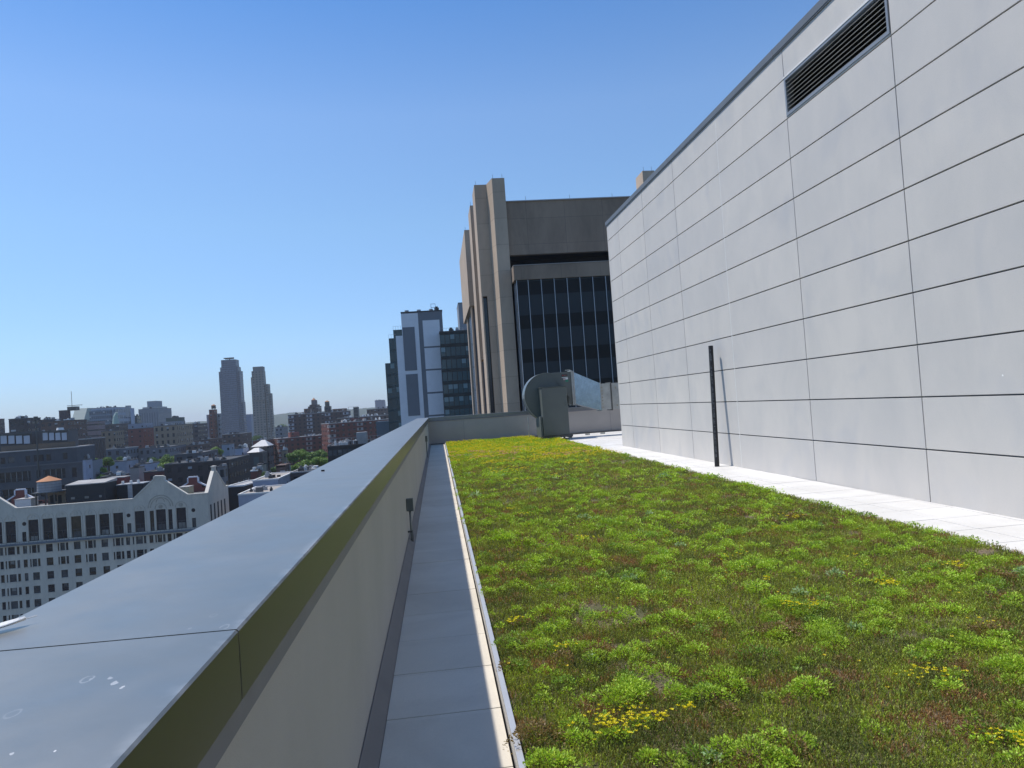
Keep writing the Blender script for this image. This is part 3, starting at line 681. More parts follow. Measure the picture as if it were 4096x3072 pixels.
# ------------------------------------------------------------------ city builders
def z1(x, y): return x*.36166, 1400+y*.36166
def z2(x, y): return 700+x*.36166, 1400+y*.36166
def z4(x, y): return 1450+x*.36166, 1150+y*.36166
def solve_w(P, phi, px, py):
    d = ray(px, py); k = d.x/d.y; c, s = math.cos(phi), math.sin(phi)
    return (k*P.y-P.x)/(c-k*s)
brnd = random.Random(3)
def fit_depth(px_, Y, w_, depth):
    """left of the view axis the right-hand flank shows too: keep front + flank inside the silhouette"""
    k = (px_+w_)/Y; w2 = k*(Y+depth)-px_
    if w2 < .6*w_: w2 = .6*w_; depth = (px_+w2)/k-Y
    return w2, max(depth, 4)
def bld(label, cat, q, x0, x1, yt, Y, depth, m, rot=0, roof=None, units=0, base=None, rimc=None, group=None, name='building', tank=False):
    a = q(x0, yt); e_ = q(x1, yt); P = at(*a, Y); phi = R(rot)
    wdt = solve_w(P, phi, *e_)
    if rot == 0 and P.x+wdt < 0: wdt, depth = fit_depth(P.x, Y, wdt, depth)
    zb = G if base is None else base
    e = empty(name, (P.x, P.y, zb), phi, label, cat, group)
    h = P.z-zb
    w_ = MB().box(0, wdt, 0, depth, -h, 0).build('wall', m, e, loc=(0, 0, h))
    rf = MB().box(.35, wdt-.35, .35, depth-.35, .003, .12).build('roof', roof or M['roofgrey'], e, loc=(0, 0, h))
    rm = MB(); 
    for bxs in ((-.1, wdt+.1, -.1, .3), (-.1, wdt+.1, depth-.3, depth+.1), (-.1, .3, .3, depth-.3), (wdt-.3, wdt+.1, .3, depth-.3)):
        rm.box(*bxs, .003, .35)
    rm.build('parapet_rim', rimc or roof or M['roofgrey'], e, loc=(0, 0, h))
    for i in range(int(units*2.2)):
        ux = brnd.uniform(.08, .85)*wdt; uy = brnd.uniform(.05, .5)*depth; s_ = brnd.uniform(.4, 1.3)*(1+Y/1200); hh = brnd.uniform(.35, 1.1)*(1+Y/1200)
        mm = brnd.choice([M['unit'], M['white'], M['roofdark'], M['roofdark'], M['rooflight'], M['roofgrey']])
        o = MB().box(0, s_, 0, s_*1.1, .12, .12+hh)
        if brnd.random() < .5: o.cyl((s_*.5, s_*.5, .12+hh), (s_*.5, s_*.5, .5+hh), s_*.3, k=8)
        o.build('roof_unit', mm, e, loc=(ux, uy, h))
    e['w'] = wdt; e['h'] = h
    return e
def addtier(e, Yoff, q, x0, x1, yt, depth, m, below, name='upper_storey', roof=None):
    """another volume of the same building, front plane Yoff behind the first; `below` = metres down to the roof under it"""
    P0 = Vector(e.location); Y = P0.y+Yoff
    a = at(*q(x0, yt), Y); b_ = at(*q(x1, yt), Y)
    mw = Matrix.Translation(P0) @ Matrix.Rotation(e.rotation_euler.z, 4, 'Z'); l = mw.inverted() @ a
    wdt = (b_.x-a.x); h = l.z
    if b_.x < 0: wdt, depth = fit_depth(a.x, Y, wdt, depth)
    o = MB().box(0, wdt, 0, depth, -below, 0).build(name, m, e, loc=(l.x, l.y, h))
    MB().box(.15, wdt-.15, .15, depth-.15, .003, .1).build('roof', roof or M['roofgrey'], e, loc=(l.x, l.y, h))
    return o
def tank(parent, x, y, z, r, h, legs=2.5, mtank=None, mroof=None, name='water_tank'):
    mt = mtank or mat('tank_wood', (.10, .075, .06), .9); 
    t_ = MB().cyl((0, 0, legs), (0, 0, legs+h), r, r*.97, k=20).build(name, mt, parent, loc=(x, y, z))
    MB().cyl((0, 0, h+legs), (0, 0, h+legs+r*.55), r*1.08, .05, k=20).build('tank_roof', mroof or mat('tank_cone', (.36, .18, .09), .8), t_)
    for a in range(4):
        c_, s_ = math.cos(a*math.pi/2+.78)*r*.8, math.sin(a*math.pi/2+.78)*r*.8
        MB().box(c_-.12, c_+.12, s_-.12, s_+.12, 0, legs).build('leg', M['steel'], t_)
    return t_

BR = lambda n, c, g=(.02, .022, .03), **k: winmat(n, c, g, **k)
mb_red = BR('brick_red', (.20, .07, .05), bay=2.8, flo=2.9, w=(.3, .7), h=(.3, .75))
mb_red2 = BR('brick_red_plain', (.19, .065, .055), bay=5, flo=3.2, w=(.4, .6), h=(.35, .7))
mb_brown = BR('brick_brown', (.13, .085, .07), bay=3.2, flo=3.2, w=(.28, .72), h=(.25, .72))
mb_dark = BR('brick_dark', (.085, .07, .07), bay=3.4, flo=3.4, w=(.2, .8), h=(.3, .75))
mb_tan = BR('brick_tan', (.30, .23, .16), bay=3.4, flo=4.2, w=(.3, .68), h=(.2, .75))
mb_tan2 = BR('brick_buff', (.26, .20, .14), bay=3, flo=3.4, w=(.3, .65), h=(.3, .75))
mb_grey = BR('stone_grey', (.24, .25, .27), bay=3.2, flo=3.6, w=(.3, .7), h=(.3, .75))
mb_blue = BR('painted_bluegrey', (.27, .30, .36), bay=6, flo=3.6, w=(.4, .55), h=(.4, .7), blind=0)
mb_lil = BR('painted_lilac', (.38, .40, .48), bay=7, flo=4, w=(.4, .5), h=(.4, .65), blind=0)
mb_pink = BR('brick_pinkish', (.27, .20, .20), bay=30, flo=3.4, w=(.0, 1), h=(.35, .6), blind=0)
mb_glassblue = BR('glass_blue', (.16, .21, .27), (.05, .08, .12), bay=1.6, flo=3.8, w=(.1, .9), h=(.2, .85), blind=.15, rough=.15)
mb_glassteal = BR('glass_teal', (.055, .085, .09), (.03, .06, .07), bay=1.5, flo=3.3, w=(.06, .94), h=(.12, .95), blind=.12, blindc=(.12, .20, .22), rough=.15)
mb_black = BR('dark_metal_glass', (.03, .034, .038), (.05, .065, .08), bay=1.4, flo=3.2, w=(.12, .88), h=(.3, .8), blind=.2, blindc=(.12, .13, .14))

# ---- ground, hills
def ground():
    m, t, b = new_mat('city_ground'); v = objvec(t)
    c = mixc(t, remap(t, noise(t, .01, 5, .6, v), .4, .6, 0, 1), (.05, .05, .052), (.07, .085, .05))
    t.links.new(c, b.inputs['Base Color']); b.inputs['Roughness'].default_value = .9
    bm_ = MB(); bm_.v = [(-9000, -2500, G), (9000, -2500, G), (9000, 9000, G), (-9000, 9000, G)]; bm_.f = [(0, 1, 2, 3)]
    place_struct(bm_.build('ground', m))
ground()
def hills():
    m, t, b = new_mat('wooded_hills'); v = objvec(t)
    c = mixc(t, remap(t, noise(t, .03, 6, .7, v), .4, .62, 0, 1), (.014, .026, .014), (.035, .055, .024))
    c = mixc(t, remap(t, noise(t, .06, 3, .7, v), .66, .70, 0, .5), c, (.16, .16, .15))
    t.links.new(c, b.inputs['Base Color']); b.inputs['Roughness'].default_value = .95
    xs_ = np.linspace(-3600, 1500, 420); ys_ = np.linspace(2600, 5200, 60)
    X_, Y_ = np.meshgrid(xs_, ys_); tt = np.clip((Y_-2600)/900, 0, 1); tt = tt*tt*(3-2*tt)
    rise = np.clip((X_+1500)/700, 0, 1)*48
    Zh = G+tt*(43+rise*.42+22*fbm(X_, Y_, 700, 3)) + 14*fbm(X_, Y_, 60, 8)*tt + 7*fbm(X_, Y_, 22, 12)*tt
    o = MB(); o.v = list(zip(X_.ravel().tolist(), Y_.ravel().tolist(), Zh.ravel().tolist())); k = len(xs_)
    o.f = [(j*k+i, j*k+i+1, (j+1)*k+i+1, (j+1)*k+i) for j in range(len(ys_)-1) for i in range(k-1)]
    place_struct(o.build('hills', m, smooth=True))
hills()

# ---- white and grey striped tower (centre)
e = bld('tall slab tower painted in white and slate-grey rectangles left of the tan block', 'tower', z4, 425, 880, 285, 200, 22, mat('slate_paint', (.155, .17, .19), .8, 0, .05, .4), roof=M['roofdark'], units=4, name='tower')
def panel(e, q, x0, x1, yt, yb, m, nm='wall_panel', pr=.12, wb=None):
    """flat painted field on the front plane, corners given in the photo"""
    P0 = Vector(e.location); a = at(*q(x0, yt), P0.y)-P0; b_ = at(*q(x1, yt), P0.y)-P0; c_ = at(*q(x0, yb), P0.y)-P0
    return MB().box(a.x, b_.x, -pr, .1, c_.z, a.z).build(nm, m, e)
mw_ = mat('white_paint_panel', (.68, .69, .71), .7, 0, .05, .5); ms_ = mat('slate_paint_field', (.155, .17, .19), .8, 0, .05, .4)
panel(e, z4, 424, 611, 293, 2000, mw_)
panel(e, z4, 441, 575, 443, 925, ms_, pr=.2); panel(e, z4, 478, 610, 962, 1425, ms_, pr=.2)
for (a_, b_, c_, d_) in ((663, 850, 366, 655), (684, 858, 672, 905), (702, 873, 922, 1160), (719, 889, 1178, 1412), (735, 900, 1430, 1900)): panel(e, z4, a_, b_, c_, d_, mw_)
P0 = Vector(e.location)
for k in range(3): MB().cyl((1.5+3.4*k, 3, e['h']+.1), (1.5+3.4*k, 3, e['h']+1.1), .6, k=12).build('roof_vent', M['unit'], e)
o = MB()
for x_ in (22.3, 23.5): o.box(x_*.0+e['w']-3+(x_-22.3), e['w']-2.9+(x_-22.3), .2, .3, e['h'], e['h']+2.2)
o.box(e['w']-3, e['w']-1.7, .2, .3, e['h']+2.1, e['h']+2.2); o.box(e['w']-3, e['w']-1.7, .2, .3, e['h']+1.1, e['h']+1.2); o.build('roof_frame', M['unit'], e)
l = at(*z4(366, 535), 199.5)-P0; r_ = at(*z4(450, 535), 199.5)-P0
MB().box(l.x, -.02, -.15, 20, 0, l.z).build('white_wing', mw_, e)
a = at(*z4(290, 565), 201.5)-P0
MB().box(a.x, l.x-.02, 1.2, 18, -a.z, 0).build('glass_wing', mb_glassteal, e, loc=(0, 0, a.z))
a2 = at(*z4(250, 840), 202.5)-P0
MB().box(a2.x, a.x-.02, 2.2, 17, -a2.z, 0).build('glass_wing', mb_glassteal, e, loc=(0, 0, a2.z))
a3 = at(*z4(338, 470), 205)-P0
MB().box(a3.x, -.02, 5, 18, l.z+.01, a3.z).build('glass_wing', mb_glassteal, e)
for (x_a, x_b, zz, yy) in ((a.x, l.x, a.z, 1.3), (a3.x, 0, a3.z, 5.1)):
    rl = MB(); rl.box(x_a, x_b, yy, yy+.05, zz+1.0, zz+1.05)
    k = x_a
    while k < x_b: rl.box(k, k+.05, yy, yy+.05, zz, zz+1.05); k += .7
    rl.build('railing', M['unit'], e)
# glass apartment block to its right
e = bld('dark teal glass apartment block squeezed between the striped tower and the tan block', 'building', z4, 852, 1210, 500, 196, 25, winmat('teal_apartment', (.03, .038, .038), (.045, .085, .095), bay=1.35, flo=3.4, w=(.07, .93), h=(.2, .92), blind=.42, blindc=(.15, .23, .25), var=.4, rough=.12), roof=M['roofdark'], units=6)
rl = MB(); k = 0
while k < e['w']-.1: rl.box(k, k+.05, .1, .15, e['h'], e['h']+1.1); k += .9
rl.box(0, e['w'], .1, .15, e['h']+1.1, e['h']+1.15); rl.build('railing', M['unit'], e)
e = bld('slim grey tower peeking out behind the tan block\'s overhang', 'tower', z4, 1058, 1300, 176, 320, 20, mat('slim_tower_grey', (.22, .24, .27), .7, 0, .1, .3), name='tower')

# ---- far glass towers
tw = winmat('tower_blue_glass', (.085, .12, .185), (.04, .06, .10), bay=2.2, flo=3.1, w=(.15, .85), h=(.25, .85), blind=.2, blindc=(.12, .15, .2), rough=.2)
e = bld('tallest far tower of blue glass with stepped shoulders and a crane bar on top', 'tower', z2, 483, 750, 245, 1100, 18, tw, name='tower')
addtier(e, -3, z2, 498, 728, 195, 18, tw, 300, 'shaft'); addtier(e, -5, z2, 508, 706, 113, 18, tw, 300, 'shaft')
addtier(e, 2, z2, 700, 778, 575, 12, tw, 250, 'shoulder')
P0 = Vector(e.location)
for (xa, xb, ya, yb) in ((528, 642, 85, 89), (545, 640, 92, 97), (590, 600, 97, 112)):
    a = at(*z2(xa, ya), 1110)-P0; b_ = at(*z2(xb, yb), 1110)-P0
    MB().box(a.x, b_.x, 14, 16, b_.z, a.z).build('roof_crane', M['steel'], e)
tw2 = winmat('tower_tan_grid', (.20, .185, .165), (.06, .07, .08), bay=4.2, flo=3.3, w=(.25, .72), h=(.25, .72), blind=.1)
e = bld('slimmer far tower of grey-tan masonry stepping down on its right side', 'tower', z2, 838, 1004, 306, 1000, 14, tw2, name='tower')
addtier(e, -2, z2, 845, 999, 236, 14, tw2, 40, 'shaft'); o = addtier(e, 2, z2, 858, 991, 188, 12, mat('tower_crown', (.16, .16, .16), .8), 30, 'crown')
addtier(e, 2, z2, 995, 1051, 378, 12, tw2, 240, 'shoulder'); addtier(e, 4, z2, 1040, 1078, 480, 10, tw2, 220, 'shoulder')
bld('flat blue glass building seen in the gap between the two far towers', 'building', z2, 780, 880, 715, 1350, 40, mat('far_blue', (.05, .10, .20), .5, 0, .1, .05))
bld('boxy purplish block alone on the far skyline beside the striped tower', 'building', z4, 136, 252, 1250, 1900, 60, mat('far_purple', (.17, .16, .22), .8, 0, .1, .02), units=2)

# ---- skyline left
bld('dark blue tower edge cut by the left side of the picture', 'tower', z1, -60, 50, 770, 520, 30, mb_dark, name='tower')
e = bld('wide dark brown block with a tall mast in front, far left skyline', 'building', z1, 95, 450, 772, 330, 30, mb_dark, units=3)
e = bld('square dark brick tower with rooftop aerials on the left skyline', 'tower', z1, 650, 779, 676, 470, 20, winmat('dark_tower', (.075, .055, .06), (.03, .03, .04), bay=5, flo=4, w=(.45, .55), h=(.4, .6), blind=.7, blindc=(.4, .4, .42)), name='tower')
MB().box(3, 8, 4, 9, e['h'], e['h']+2.4).build('roof_unit', M['steel'], e); MB().cyl((5, 6, e['h']+2), (5, 6, e['h']+12), .15, k=6).build('aerial', M['steel'], e)
MB().box(2, 11, 6, 6.4, e['h']+3, e['h']+3.3).build('aerial', M['steel'], e)
bld('long low dark brown block right of the square dark tower foot', 'building', z1, 440, 962, 802, 400, 30, mb_brown, units=5, roof=M['roofdark'])
bld('dark rooftop plant storey behind the long brown block', 'building', z1, 440, 645, 778, 440, 20, mb_dark, units=5)
e = bld('pale green sloping-roofed shed beside the big blue-glass block', 'building', z1, 790, 1020, 790, 720, 40, mat('shed_wall', (.16, .17, .17), .8), units=0)
hw = e['w']; MB().prism([(0, .1), (40, .1), (40, 12), (8, 12)], 'x', 0, hw).build('sloping_roof', mat('green_metal_roof', (.30, .36, .33), .6), e, loc=(0, 0, e['h']))
for x_ in (.62, .78): MB().cyl((x_*hw, 18, e['h']+3), (x_*hw, 18, e['h']+8.4), .8, k=10).build('vent_stack', M['unit'], e)
e = bld('wide blue-glass institutional block with a white frame on the skyline', 'building', z1, 1005, 1450, 652, 660, 45, winmat('bluewhite', (.33, .38, .46), (.09, .14, .20), bay=9, flo=5.5, w=(.06, .94), h=(.3, .8), blind=.0), units=10, roof=M['rooflight'])
addtier(e, -3, z1, 985, 1330, 680, 20, mb_glassblue, 60, 'wing'); addtier(e, 2, z1, 1440, 1479, 645, 30, mat('bw_end', (.36, .40, .50), .8), 60, 'wing'); addtier(e, 4, z1, 1385, 1450, 617, 12, M['unit'], 10, 'plant_room')
e = bld('grey stone ziggurat-topped block on the left skyline', 'building', z1, 1530, 1896, 660, 760, 60, winmat('zig', (.23, .24, .27), (.13, .14, .16), bay=2.4, flo=40, w=(.3, .6), h=(.1, .9), blind=0), units=1)
addtier(e, 8, z1, 1575, 1848, 636, 40, M['unit'], 12); addtier(e, 12, z1, 1625, 1792, 569, 30, mat('zig_top', (.27, .29, .33), .8), 25)
bld('dark green flat-roofed block right of the ziggurat', 'building', z1, 1835, 2042, 757, 640, 40, mat('dark_green_wall', (.05, .075, .065), .8), units=3)
bld('teal glass pavilion between the blue-glass block and the ziggurat', 'building', z1, 1440, 1560, 735, 690, 30, mb_glassteal, units=1)
bld('pinkish-grey banded block in front of the blue-glass block', 'building', z1, 960, 1160, 800, 455, 25, mb_pink)
e = bld('tan stone block with tall arched windows in the left middle distance', 'building', z1, 1700, 2130, 848, 480, 40, mb_tan, units=3); addtier(e, 12, z1, 1760, 2050, 800, 20, mb_grey, 20)
e = bld('plain red brick block with a pale windowed top storey', 'building', z1, 1412, 1700, 880, 490, 25, mb_red2, units=0); addtier(e, 2, z1, 1415, 1692, 822, 20, mb_blue, 12)
bld('low dark block with a pale green dome beside the red block', 'building', z1, 1158, 1420, 830, 520, 25, mb_dark, units=3)
dm = bpy.data.objects[[o.name for o in COL.objects if o.get('label', '').startswith('low dark block with a pale')][0]]
MB().cyl((6, 3, dm['h']), (6, 3, dm['h']+5), 2.2, 1.6, k=12).cyl((6, 3, dm['h']+5), (7, 3, dm['h']+8), 1.5, .8, k=12).build('dome', mat('copper_green', (.35, .45, .38), .7), dm)
bld('buff brick block left of the plain red brick one', 'building', z1, 1118, 1372, 905, 440, 22, mb_tan2, units=1)
e = bld('dark brown block with a pale rail along its roof, left middle distance', 'building', z1, 655, 1165, 1010, 330, 26, winmat('dk_vert', (.075, .062, .06), (.035, .035, .04), bay=3, flo=20, w=(.4, .7), h=(.05, .95), blind=0), units=5, rimc=M['rooflight'])
bld('grey-blue windowed block below the red brick block', 'building', z1, 1168, 1532, 1105, 370, 24, winmat('gb', (.12, .14, .165), (.03, .035, .045), bay=3.6, flo=3.8, w=(.3, .7), h=(.25, .75)), units=3, rimc=M['rooflight'])
bld('lighter grey terrace of bow-fronted houses below the tan block', 'building', z1, 1532, 2060, 1098, 385, 24, winmat('gb2', (.17, .18, .20), (.04, .045, .055), bay=3, flo=3.6, w=(.3, .7), h=(.25, .75)), units=4)
bld('dark brown low houses right of the tan stone block', 'building', z1, 2060, 2330, 1060, 400, 24, mb_brown, units=4)
bld('dark blocks on the skyline between the tan block and the brick tower', 'building', z2, 100, 360, 830, 560, 30, mb_dark, units=4)

# ---- centre left
e = bld('narrow red brick apartment tower with a small water tank', 'tower', z2, 375, 465, 665, 600, 22, mb_red, name='tower', rot=0)
addtier(e, 4, z2, 347, 380, 718, 20, mat('pale_side', (.30, .30, .33), .8), 70, 'wing'); addtier(e, 4, z2, 462, 512, 705, 20, mb_grey, 70, 'wing')
tank(e, e['w']*.72, 3.5, e['h'], 1.8, 2.6, 1.0)
e = bld('long dark brown apartment slab with vertical strips of pale windows', 'building', z2, 1248, 1930, 722, 560, 20, winmat('dkslab', (.10, .062, .055), (.03, .03, .035), bay=3.4, flo=2.9, w=(.3, .7), h=(.3, .75), blind=.2, vstripe=(4, .3, (.42, .42, .45))), rot=4, roof=M['rooflight'], units=12)
addtier(e, 14, z2, 1425, 1520, 652, 10, mb_brown, 20); addtier(e, 30, z2, 1650, 1742, 626, 12, mb_dark, 30); addtier(e, 16, z2, 1740, 1920, 655, 16, mb_brown, 20, 'wing')
t_ = tank(e, 0, 0, 0, 1.9, 4.0, 0, mtank=M['steel']); P = at(*z2(1685, 626), 592)-Vector(e.location); P.rotate(Matrix.Rotation(-R(4), 3, 'Z')); t_.location = P
e = bld('stepped brown brick tower crest behind the long apartment slab', 'tower', z2, 1470, 1620, 630, 640, 20, mb_brown, name='tower'); addtier(e, 2, z2, 1486, 1602, 608, 16, mb_brown, 10); addtier(e, 4, z2, 1506, 1573, 556, 12, BR('br_lt', (.22, .17, .15), bay=50, flo=50), 22)
MB().cyl((0, 0, 0), (0, 0, 2), 2, .1, k=8).build('tower_cap', mat('cap_rust', (.4, .2, .1), .8), e, loc=(e['w']*.48, 8, e['h']+5.8))
brs = winmat('brick_slab', (.15, .05, .038), (.03, .03, .032), bay=3.3, flo=2.75, w=(.3, .7), h=(.3, .75), blind=.15, blindc=(.35, .36, .38), vstripe=(5, .22, (.30, .28, .28)))
bld('nearer long red brick apartment slab with one sunlit end, right of centre', 'building', z2, 1702, 2600, 818, 420, 16, brs, rot=25, roof=M['rooflight'], units=10)
e = bld('lower long red brick apartment slab with a sunlit end behind the green trees', 'building', z2, 1140, 1720, 985, 440, 14, brs, rot=25, roof=M['rooflight'], units=3)
o = MB().box(8, 13.5, 3, 8, e['h']+.12, e['h']+3.2).build('stair_house', mb_red2, e)
bld('layered dark brick roofs behind the nearer red slab', 'building', z2, 1790, 2600, 760, 520, 24, mb_brown, rot=4, roof=M['rooflight'], units=14)
bld('far brown block at the right end of the brick roofs', 'building', z2, 2120, 2600, 660, 700, 24, mb_brown, roof=M['rooflight'], units=5)
# scaffold-like dark cooling tower
ck = at(*z2(1925, 760), 470)
e = empty('cooling_tower', ck, 0, 'dark boxy rooftop structure in a pale steel frame above the brick slabs', 'rooftop structure')
MB().box(3.2, 6.2, 0, 5, 0, 7.2).build('tank_box', M['steel'], e)
fr_ = MB()
for x_ in (0, 3, 6): fr_.box(x_, x_+.2, -.5, -.3, -1, 7.6)
for z_ in (1, 3.2, 5.4, 7.4): fr_.box(0, 6.2, -.5, -.3, z_, z_+.15)
fr_.build('steel_frame', M['rooflight'], e); MB().box(1, 9, -1, 9, -8, -.01).build('base', mb_red2, e)
bld('low grey building at the foot of the tan stepped tower', 'building', z2, 1105, 1250, 860, 620, 20, mb_grey, units=3)
bld('brown low block at the foot of the blue tower', 'building', z2, 520, 850, 940, 520, 26, mb_brown, units=4, rimc=M['rooflight'])
bld('red-brown low houses below the brick tank tower', 'building', z2, 195, 520, 1005, 430, 24, mb_brown, units=4)
bld('low red-brown terrace in front of the tan stepped tower', 'building', z2, 860, 1090, 1010, 430, 20, mb_red2, units=3)

# ---- middle ground
e = bld('bluish-grey blank-walled loft at centre left', 'building', z2, 515, 655, 1052, 340, 22, mb_blue, units=0)
e = bld('pale lilac-walled building with a small door below the blue tower', 'building', z2, 660, 815, 1095, 300, 22, mb_lil, units=3)
e = bld('dark building with a white hipped roof in the middle distance', 'building', z2, 815, 1065, 1150, 300, 26, winmat('dk_hip', (.08, .075, .075), (.10, .13, .13), bay=6, flo=6, w=(.3, .65), h=(.25, .8), blind=0), units=0)
ww, hh = e['w'], e['h']
o = MB(); o.v = [(-.6, -.6, 0), (ww*.82, -.6, 0), (ww*.82, 9, 0), (-.6, 9, 0), (ww*.25, 4.2, 1.6), (ww*.6, 4.2, 1.6)]; o.f = [(0, 1, 5, 4), (1, 2, 5), (2, 3, 4, 5), (3, 0, 4), (0, 3, 2, 1)]
o.build('hipped_roof', mat('white_roof', (.62, .60, .58), .7), e, loc=(0, 0, hh+.5))
o = MB(); o.v = [(-1, 8, 1.9), (ww*1.15, 8, 1.9), (ww*1.15, 18, 1.9), (-1, 18, 1.9), (ww*.45, 12, 4.4), (ww*.75, 12, 4.4)]; o.f = [(0, 1, 5, 4), (1, 2, 5), (2, 3, 4, 5), (3, 0, 4), (0, 3, 2, 1)]
o.build('hipped_roof', mat('white_roof2', (.58, .57, .56), .7), e, loc=(0, 0, hh+.5)); MB().box(-.2, ww*1.1, 9, 17.5, -8, 1.88).build('rear_wing', mb_dark, e, loc=(0, 0, hh+.45))
bld('dark-walled long building with rows of bay windows in the centre of the city', 'building', z2, -10, 480, 1165, 300, 24, winmat('rowbay', (.10, .10, .105), (.03, .03, .035), bay=4, flo=3.6, w=(.25, .75), h=(.25, .75), blind=.3), units=6, rimc=M['roofgrey'])
bld('large dark brick block just behind the white gabled hotel', 'building', z2, -120, 830, 1275, 245, 26, winmat('dkbrk', (.065, .052, .05), (.03, .03, .032), bay=3.2, flo=3.4, w=(.3, .7), h=(.3, .75), blind=.2), roof=M['roofdark'], units=8, rimc=M['roofgrey'])
bld('grey annexe with tall windows on the big dark brick block', 'building', z2, 465, 580, 1300, 238, 10, winmat('annx', (.20, .20, .20), (.04, .04, .045), bay=3.4, flo=4, w=(.25, .75), h=(.2, .8), blind=.3), units=1)
bld('small red-brick house with a white cornice at the end of the dark block', 'building', z2, 835, 960, 1345, 232, 12, mb_red2, units=2, rimc=M['white'])
bld('tan plastered stair tower behind the red-brick house', 'building', z2, 905, 1010, 1275, 250, 8, mat('tan_plaster', (.30, .28, .24), .9), units=1)
bld('narrow buff tower house beside the green trees', 'building', z2, 1178, 1250, 1118, 290, 12, mb_tan2, units=1)
e = bld('pale blue-white rendered block by the coping edge', 'building', z2, 1120, 1278, 1300, 215, 14, mat('bluewhite_render', (.44, .47, .53), .8, 0, .06, .5), units=0, roof=M['roofgrey'])
MB().box(-.02, 2.6, -.1, 6, e['h']-9, e['h']+.6).build('chimney_stack', mb_brown, e)
addtier(e, -8, z2, 1060, 1232, 1385, 7, mat('bluewhite_render2', (.48, .50, .56), .8, 0, .06, .5), 30, 'wing')
bld('black glass-and-metal building crowded with rooftop plant by the coping edge', 'building', z2, 1685, 2500, 1078, 215, 26, mb_black, rot=4, roof=M['roofdark'], units=16)
bb_ = COL.objects[-1]
ro = MB()
P0 = at(*z2(1700, 1050), 216)
rp = empty('roof_railing', (P0.x, P0.y, P0.z-.4), 0, 'grey steel plant frames and railings on the roof of the black building', 'railing')
for i in range(28): ro.box(i*1.1, i*1.1+.08, 0, .08, 0, 2.2)
ro.box(0, 31, 0, .08, 2.1, 2.2); ro.box(0, 31, 0, .08, 1.1, 1.2); ro.build('rail', M['unit'], rp)
MB().box(14, 23, 1, 6, 1.8, 6.2).build('plant_box', mat('blue_plant', (.10, .14, .18), .5), rp); MB().box(8, 11, 1, 4, 0, 3.4).build('plant_box', M['unit'], rp)
bld('low dark roof with small pipes under the green trees', 'building', z2, 1280, 1640, 1365, 205, 14, mb_dark, roof=M['roofgrey'], units=8, rimc=M['rooflight'])
# broad gravel roofs near the coping
gr_ = mat('gravel_roof', (.33, .30, .27), .95, 0, .25, 4)
bld('broad pale gravel-roofed building beyond the coping', 'building', z2, 860, 1330, 1455, 190, 22, mb_lil, roof=gr_, units=2, rimc=M['white'])
bld('lower pale flat roof with white rims nearest the coping', 'building', z2, 700, 1300, 1610, 170, 16, mb_lil, roof=gr_, units=3, rimc=M['white'])
bld('black-walled roof shed with a bright metal roof beside the hotel\'s right gable', 'building', z2, 565, 760, 1520, 188, 14, mat('shed_black', (.035, .03, .03), .9), rot=-8, roof=M['rooflight'], rimc=M['white'])
# left middle
bld('blue-grey blank loft among the trees at left', 'building', z1, 1205, 1530, 1245, 290, 20, mb_blue, units=2)
bld('pale lilac stepped building at left centre', 'building', z1, 1500, 1765, 1270, 285, 18, mb_lil, units=3)
bld('cream rendered house in front of the lilac building', 'building', z1, 1435, 1600, 1310, 265, 14, mat('cream_render', (.42, .38, .34), .9, 0, .1, .5), units=1)
bld('long dark low row of shops at left centre', 'building', z1, 1590, 2100, 1360, 255, 14, mb_red2, roof=M['roofdark'], units=4, rimc=M['roofgrey'])
bld('dark crimson rendered house behind the hotel roof', 'building', z1, 1115, 1430, 1415, 215, 16, mat('crimson_render', (.16, .035, .035), .9, 0, .1, .5), units=3)
bld('dark grey roof row under the left trees', 'building', z1, 960, 1240, 1390, 240, 14, mb_dark, units=2)
bld('narrow grey house with pale window bays beside the balcony building', 'building', z1, 915, 972, 1220, 225, 12, mb_lil, units=1)

# ---- distant low houses that fill the street grid behind the named ones
fill = random.Random(11)
fm = [(mb_red, 'red brick'), (mb_brown, 'brown brick'), (mb_dark, 'dark brick'), (mb_tan2, 'buff brick'), (mb_grey, 'grey stone'), (mb_red2, 'plain crimson brick')]
lm = [(230, 'under the square dark tower'), (480, 'below the big blue-glass block'), (680, 'below the ziggurat block'), (860, 'left of the brick tank tower'), (1010, 'at the foot of the tallest far tower'), (1220, 'right of the tan stepped tower'), (1750, 'behind the brick apartment slabs')]
rfs = [(M['roofgrey'], 'grey'), (M['roofdark'], 'black'), (M['rooflight'], 'pale')]
seen = set()
for i in range(110):
    Y = fill.choice([330, 380, 450, 540, 640, 760, 900, 1050, 1250, 1500, 1800, 2200])+fill.uniform(-20, 20)
    px = fill.uniform(-50, 1650); x_ = (px-1730)/F*Y; m_, mn = fill.choice(fm); r_, rn = fill.choice(rfs)
    near = 'near' if Y < 480 else ('middling' if Y < 950 else 'far')
    lab = '%s %s row building, %s roof, %s' % (near, mn, rn, next(n for p, n in lm if px < p))
    hh = fill.uniform(9, 19); wd_ = fill.uniform(14, 40)
    if lab in seen: continue
    seen.add(lab)
    e = empty('row_house', (x_, Y, G), R(fill.choice([0, 0, 0, 12])), lab, 'building', 'low row buildings filling the distant streets')
    MB().box(0, wd_, 0, 16, -hh, 0).build('wall', m_, e, loc=(0, 0, hh))
    MB().box(.3, wd_-.3, .3, 15.7, .003, .15).build('roof', r_, e, loc=(0, 0, hh))
    for k in range(3): MB().box(0, 1.6, 0, 1.6, .15, 1.6).build('roof_unit', fill.choice([M['unit'], M['roofdark'], M['white']]), e, loc=(fill.uniform(.1, .9)*wd_-1, fill.uniform(1, 12), hh))

